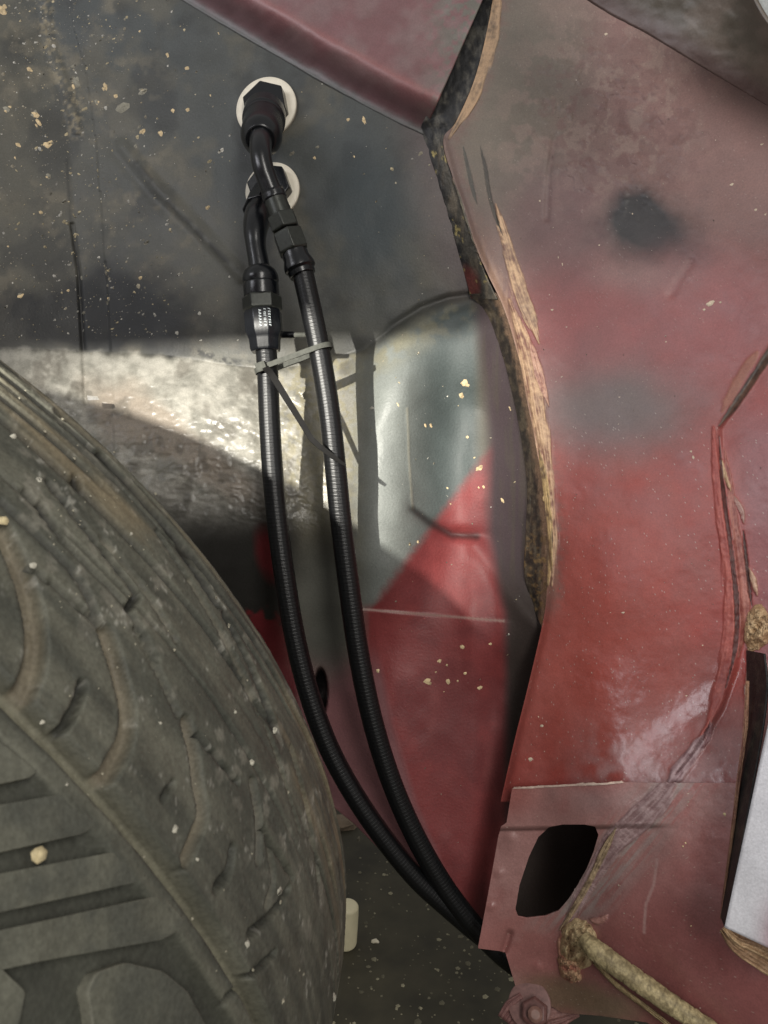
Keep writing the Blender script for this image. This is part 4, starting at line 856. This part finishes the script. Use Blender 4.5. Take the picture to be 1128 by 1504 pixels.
lathe('sleeve', P(404, 492, .570), P(433, 492, .566), [(0, .0026), (.9, .0026), (1, .0022)], M['anod'], st, ns=20)
lathe('pin', P(432, 492, .566), P(452, 492, .563), [(0, .0018), (1, .0018)], M['tie'], st, ns=16)

# ------------------------------------------------------------------ mud flecks on the panels
wall_s = sampler(wall_d, -20, 830, -20, 1300); pil_s = sampler(pil_d, 640, 1140, 0, 1180); low_s = sampler(low_d, 690, 1140, 1140, 1510)
WF = Flakes()
BIGS = [(43, 102, 6, 1.0), (2, 15, 12, .8), (52, 168, 9, .9), (10, 160, 8, 1.0), (57, 180, 8, .6), (26, 212, 6, .9), (70, 212, 9, 1.4), (22, 232, 4, .7), (112, 122, 10, .7), (180, 158, 11, 1.6), (170, 141, 5, 1.0), (210, 135, 7, 1.7), (155, 128, 7, .6), (142, 150, 6, .7),
        (254, 163, 5, .8), (276, 161, 5, 1.0), (236, 196, 6, .8), (199, 215, 5, .8), (209, 193, 6, 1.2), (246, 81, 5, .6), (275, 100, 5, 1.1), (205, 46, 3, 1), (71, 258, 6, 1.0), (60, 312, 5, 1.0), (305, 305, 5, 1.1), (12, 362, 3, 1), (30, 435, 6, 1.5), (100, 427, 4, 1.2), (120, 408, 4, 1), (206, 408, 4, 1.2), (159, 438, 3, 1),
        (511, 176, 4, 1.2), (535, 176, 7, .5), (466, 216, 4, 1.3), (462, 232, 4, .9), (520, 230, 3, .7), (321, 49, 3, .6), (309, 140, 3, .7),
        (683, 563, 8, 1.0), (678, 581, 7, .8), (625, 625, 4, .7), (633, 625, 4, .8), (686, 642, 4, 1), (704, 687, 6, 1.4), (710, 715, 4, .8), (703, 716, 3, .8), (657, 717, 3, .8), (662, 740, 2.5, 1), (585, 595, 4, .6), (614, 796, 3, 1), (697, 672, 2.5, 1.3), (738, 735, 5, .6), (768, 635, 6, .5), (749, 600, 4, .5),
        (679, 950, 5, 1.2), (645, 971, 5, 1.2), (656, 977, 3, 1), (628, 1000, 7, 1.3), (658, 1001, 6, .9), (705, 1010, 5, 1.3), (683, 989, 4, 1.1), (720, 946, 4, 1), (555, 985, 4, 1), (672, 1000, 3, 1), (652, 1016, 2, 1), (640, 987, 2.5, 1.2), (532, 897, 3, 1)]
mudc = lin(226, 202, 160)
for x, y, s_, a_ in BIGS:
    if s_ <= 0: continue
    WF2 = Flakes(); kk = 1 if s_ < 6 else 3
    tgt = WF if s_ < 7 else WF2
    for j in range(kk): tgt.add(x + (j and random.uniform(-s_, s_) * .6), y + (j and random.uniform(-s_, s_) * .6), s_ * (.78 if j == 0 else .42), wall_s, (mudc if y > 500 or random.random() < .75 else lin(150, 146, 132)) * random.uniform(.7, 1.05), asp=a_, ang=.5, nn=9)
    if tgt is WF2: WF2.build('mud_flake', asparent(wall), stuff=False)
for q in range(2600):
    if q < 1500:
        x = abs(random.gauss(0, 130)) ; y = random.uniform(0, 500); 
        if random.random() < .5: x, y = 90 + random.gauss(0, 55) + max(0, y - 150) * .25, y
    else: x = random.uniform(0, 790); y = random.uniform(0, 1250)
    if 360 < x < 520 and y > 230: continue
    if q >= 1500 and 0 < x < 480 and y > 520: continue
    if x > 700 and y > 1100: continue
    WF.add(x, y, min(4.2, .5 + random.expovariate(1.5)) * (1.0 if y < 500 else .7), wall_s, lin(*random.choice(((186, 172, 140), (160, 152, 134), (130, 126, 114), (200, 196, 186)))) * random.uniform(.55, 1.15), asp=random.uniform(.6, 1.7), ang=random.uniform(.3, 1.2))
WF.build('mud_specks', asparent(wall))
PF = Flakes()
for x, y, s_, a_ in [(1042, 446, 9, 1.5), (1034, 455, 5, 1), (1058, 444, 4, 1), (1018, 672, 6, .6), (1015, 663, 4, 1), (826, 388, 4, .5), (820, 378, 3, .6), (793, 295, 4, .8), (890, 50, 5, 1.2), (929, 314, 3, .8), (1119, 212, 4, 1.6), (1075, 271, 5, 1.4), (1110, 308, 5, 1), (1124, 315, 4, 1), (811, 455, 4, 1.2), (796, 1066, 5, 1.2), (791, 1053, 3, .7), (779, 1115, 6, 1.1), (1008, 1022, 3, 1.5), (915, 900, 4, 1.5), (1032, 948, 3, 1), (880, 360, 3, 1.3), (978, 502, 3, 1), (877, 480, 2, 1)]:
    PF.add(x, y, s_ * .62, pil_s, lin(206, 190, 168), asp=a_, ang=.4, nn=9)
for q in range(2200):
    x = random.uniform(700, 1128); y = random.uniform(20, 1140)
    if y > 600 and random.random() < .35: x = random.gauss(880, 70); y = random.uniform(620, 1120)
    if x < np.interp(y, [p_[1] for p_ in EDGE], [p_[0] for p_ in EDGE]) + 12: continue
    PF.add(x, y, min(2.8, .28 + random.expovariate(3.0)), pil_s, lin(206, 190, 176) * random.uniform(.5, 1.0), asp=random.uniform(.6, 1.6), ang=random.uniform(0, 3))
PF.build('mud_specks', asparent(pil))
LF_ = Flakes()
for q in range(170):
    x = random.uniform(710, 1120); y = random.uniform(1160, 1500)
    if 745 < x < 900 and 1200 < y < 1360: continue
    if y > 1440 and x < 1000: continue
    if x > 1055: continue
    if x < np.interp(y, [1157, 1215, 1393, 1450], [760, 742, 712, 770]): continue
    LF_.add(x, y, min(2.6, .4 + random.expovariate(2.4)), low_s, lin(206, 186, 170) * random.uniform(.5, 1.0), asp=random.uniform(.6, 1.6))
for x, y, s_ in ((1064, 1196, 5), (1003, 1243, 3), (1007, 1238, 3), (1015, 1360, 2.5)): LF_.add(x, y, s_ * .7, low_s, lin(214, 196, 150))
LF_.build('mud_specks', asparent(low))

# ------------------------------------------------------------------ things lying on the floor
def floor_pt(u, v):
    d = FW + (u - CX) / F * RT - (v - CY) / F * UP; return CAM + d * ((-0.02 - CAM[2]) / d[2])
q = floor_pt(506, 1386)
wb_ = lathe('plastic_cap', q, q + np.array([.004, 0, .048]), [(0, .0115), (.04, .0128), (.7, .0122), (.95, .0116), (1, .0095)], M['block'], None, ns=36, bevel=.001)
tag(wb_, 'pale plastic cap standing on the floor behind the tyre', 'cap')
for (x, y, s_, lb) in ((500, 1212, .016, 'small brown stone on the floor below the left hose'), (735, 1412, .005, 'tiny white chip on the floor beside the bracket tip'), (551, 1383, .003, 'small pale chip on the floor right of the plastic cap')):
    f_ = Flakes(); q = floor_pt(x, y); n = 9; V = []; ff = []
    for h, r_ in ((0, 1), (.45, .9), (.7, .5)):
        for j in range(n): a = 2 * math.pi * j / n; g = s_ * r_ * random.uniform(.75, 1.2); V.append(q + np.array([math.cos(a) * g * 1.5, math.sin(a) * g, h * s_]))
    ff = gridfaces(3, n, True).tolist(); ff.append(list(range(2 * n, 3 * n)))
    tag(mesh('pebble', V, ff, plain_mat('stone', (120, 104, 86) if s_ > .01 else (214, 206, 184), .8, scale=120.), None, smooth=False), lb, 'stone', 'grit on the floor')
FV, FFc, FC = [], [], []
for k_ in range(700):
    x = random.uniform(430, 1000); y = random.uniform(1150, 1504); q = floor_pt(x, y); s_ = min(.004, .0006 + random.expovariate(1100)); b_ = len(FV)
    for j in range(5): a = 2 * math.pi * j / 5; FV.append(q + np.array([math.cos(a) * s_ * random.uniform(.6, 1.3), math.sin(a) * s_ * random.uniform(.6, 1.3), 0]))
    FV.append(q + np.array([0, 0, s_ * .7])); FC += [lin(150, 144, 120) * random.uniform(.3, 1.1)] * 6
    for j in range(5): FFc.append((b_ + j, b_ + (j + 1) % 5, b_ + 5))
gr = mesh('floor_grit', FV, FFc, M['mud'], None, np.array(FC), .9); gr['kind'] = 'stuff'; gr['label'] = 'scattered fine grit on the dark floor'

# ------------------------------------------------------------------ unseen piece of outer wing arch above the view, shaped to keep the hand lamp off the upper panel
AV, n_ = [], 40
for j, (du, dd_) in enumerate(((0, 0), (.004, -.012), (.03, -.020), (.09, -.030), (.20, -.030))):
    for i in range(n_):
        t = i / (n_ - 1); x = -.85 + t * .665; AV.append(camspace(x, .1465 + du + .0005 * math.sin(t * 9), .18 + dd_))
ar = mesh('wing_arch_blocker', AV, gridfaces(5, n_), M['paint'], body, np.tile(lin(120, 60, 58), (len(AV), 1)), .45); solid(ar, .0012, 0)
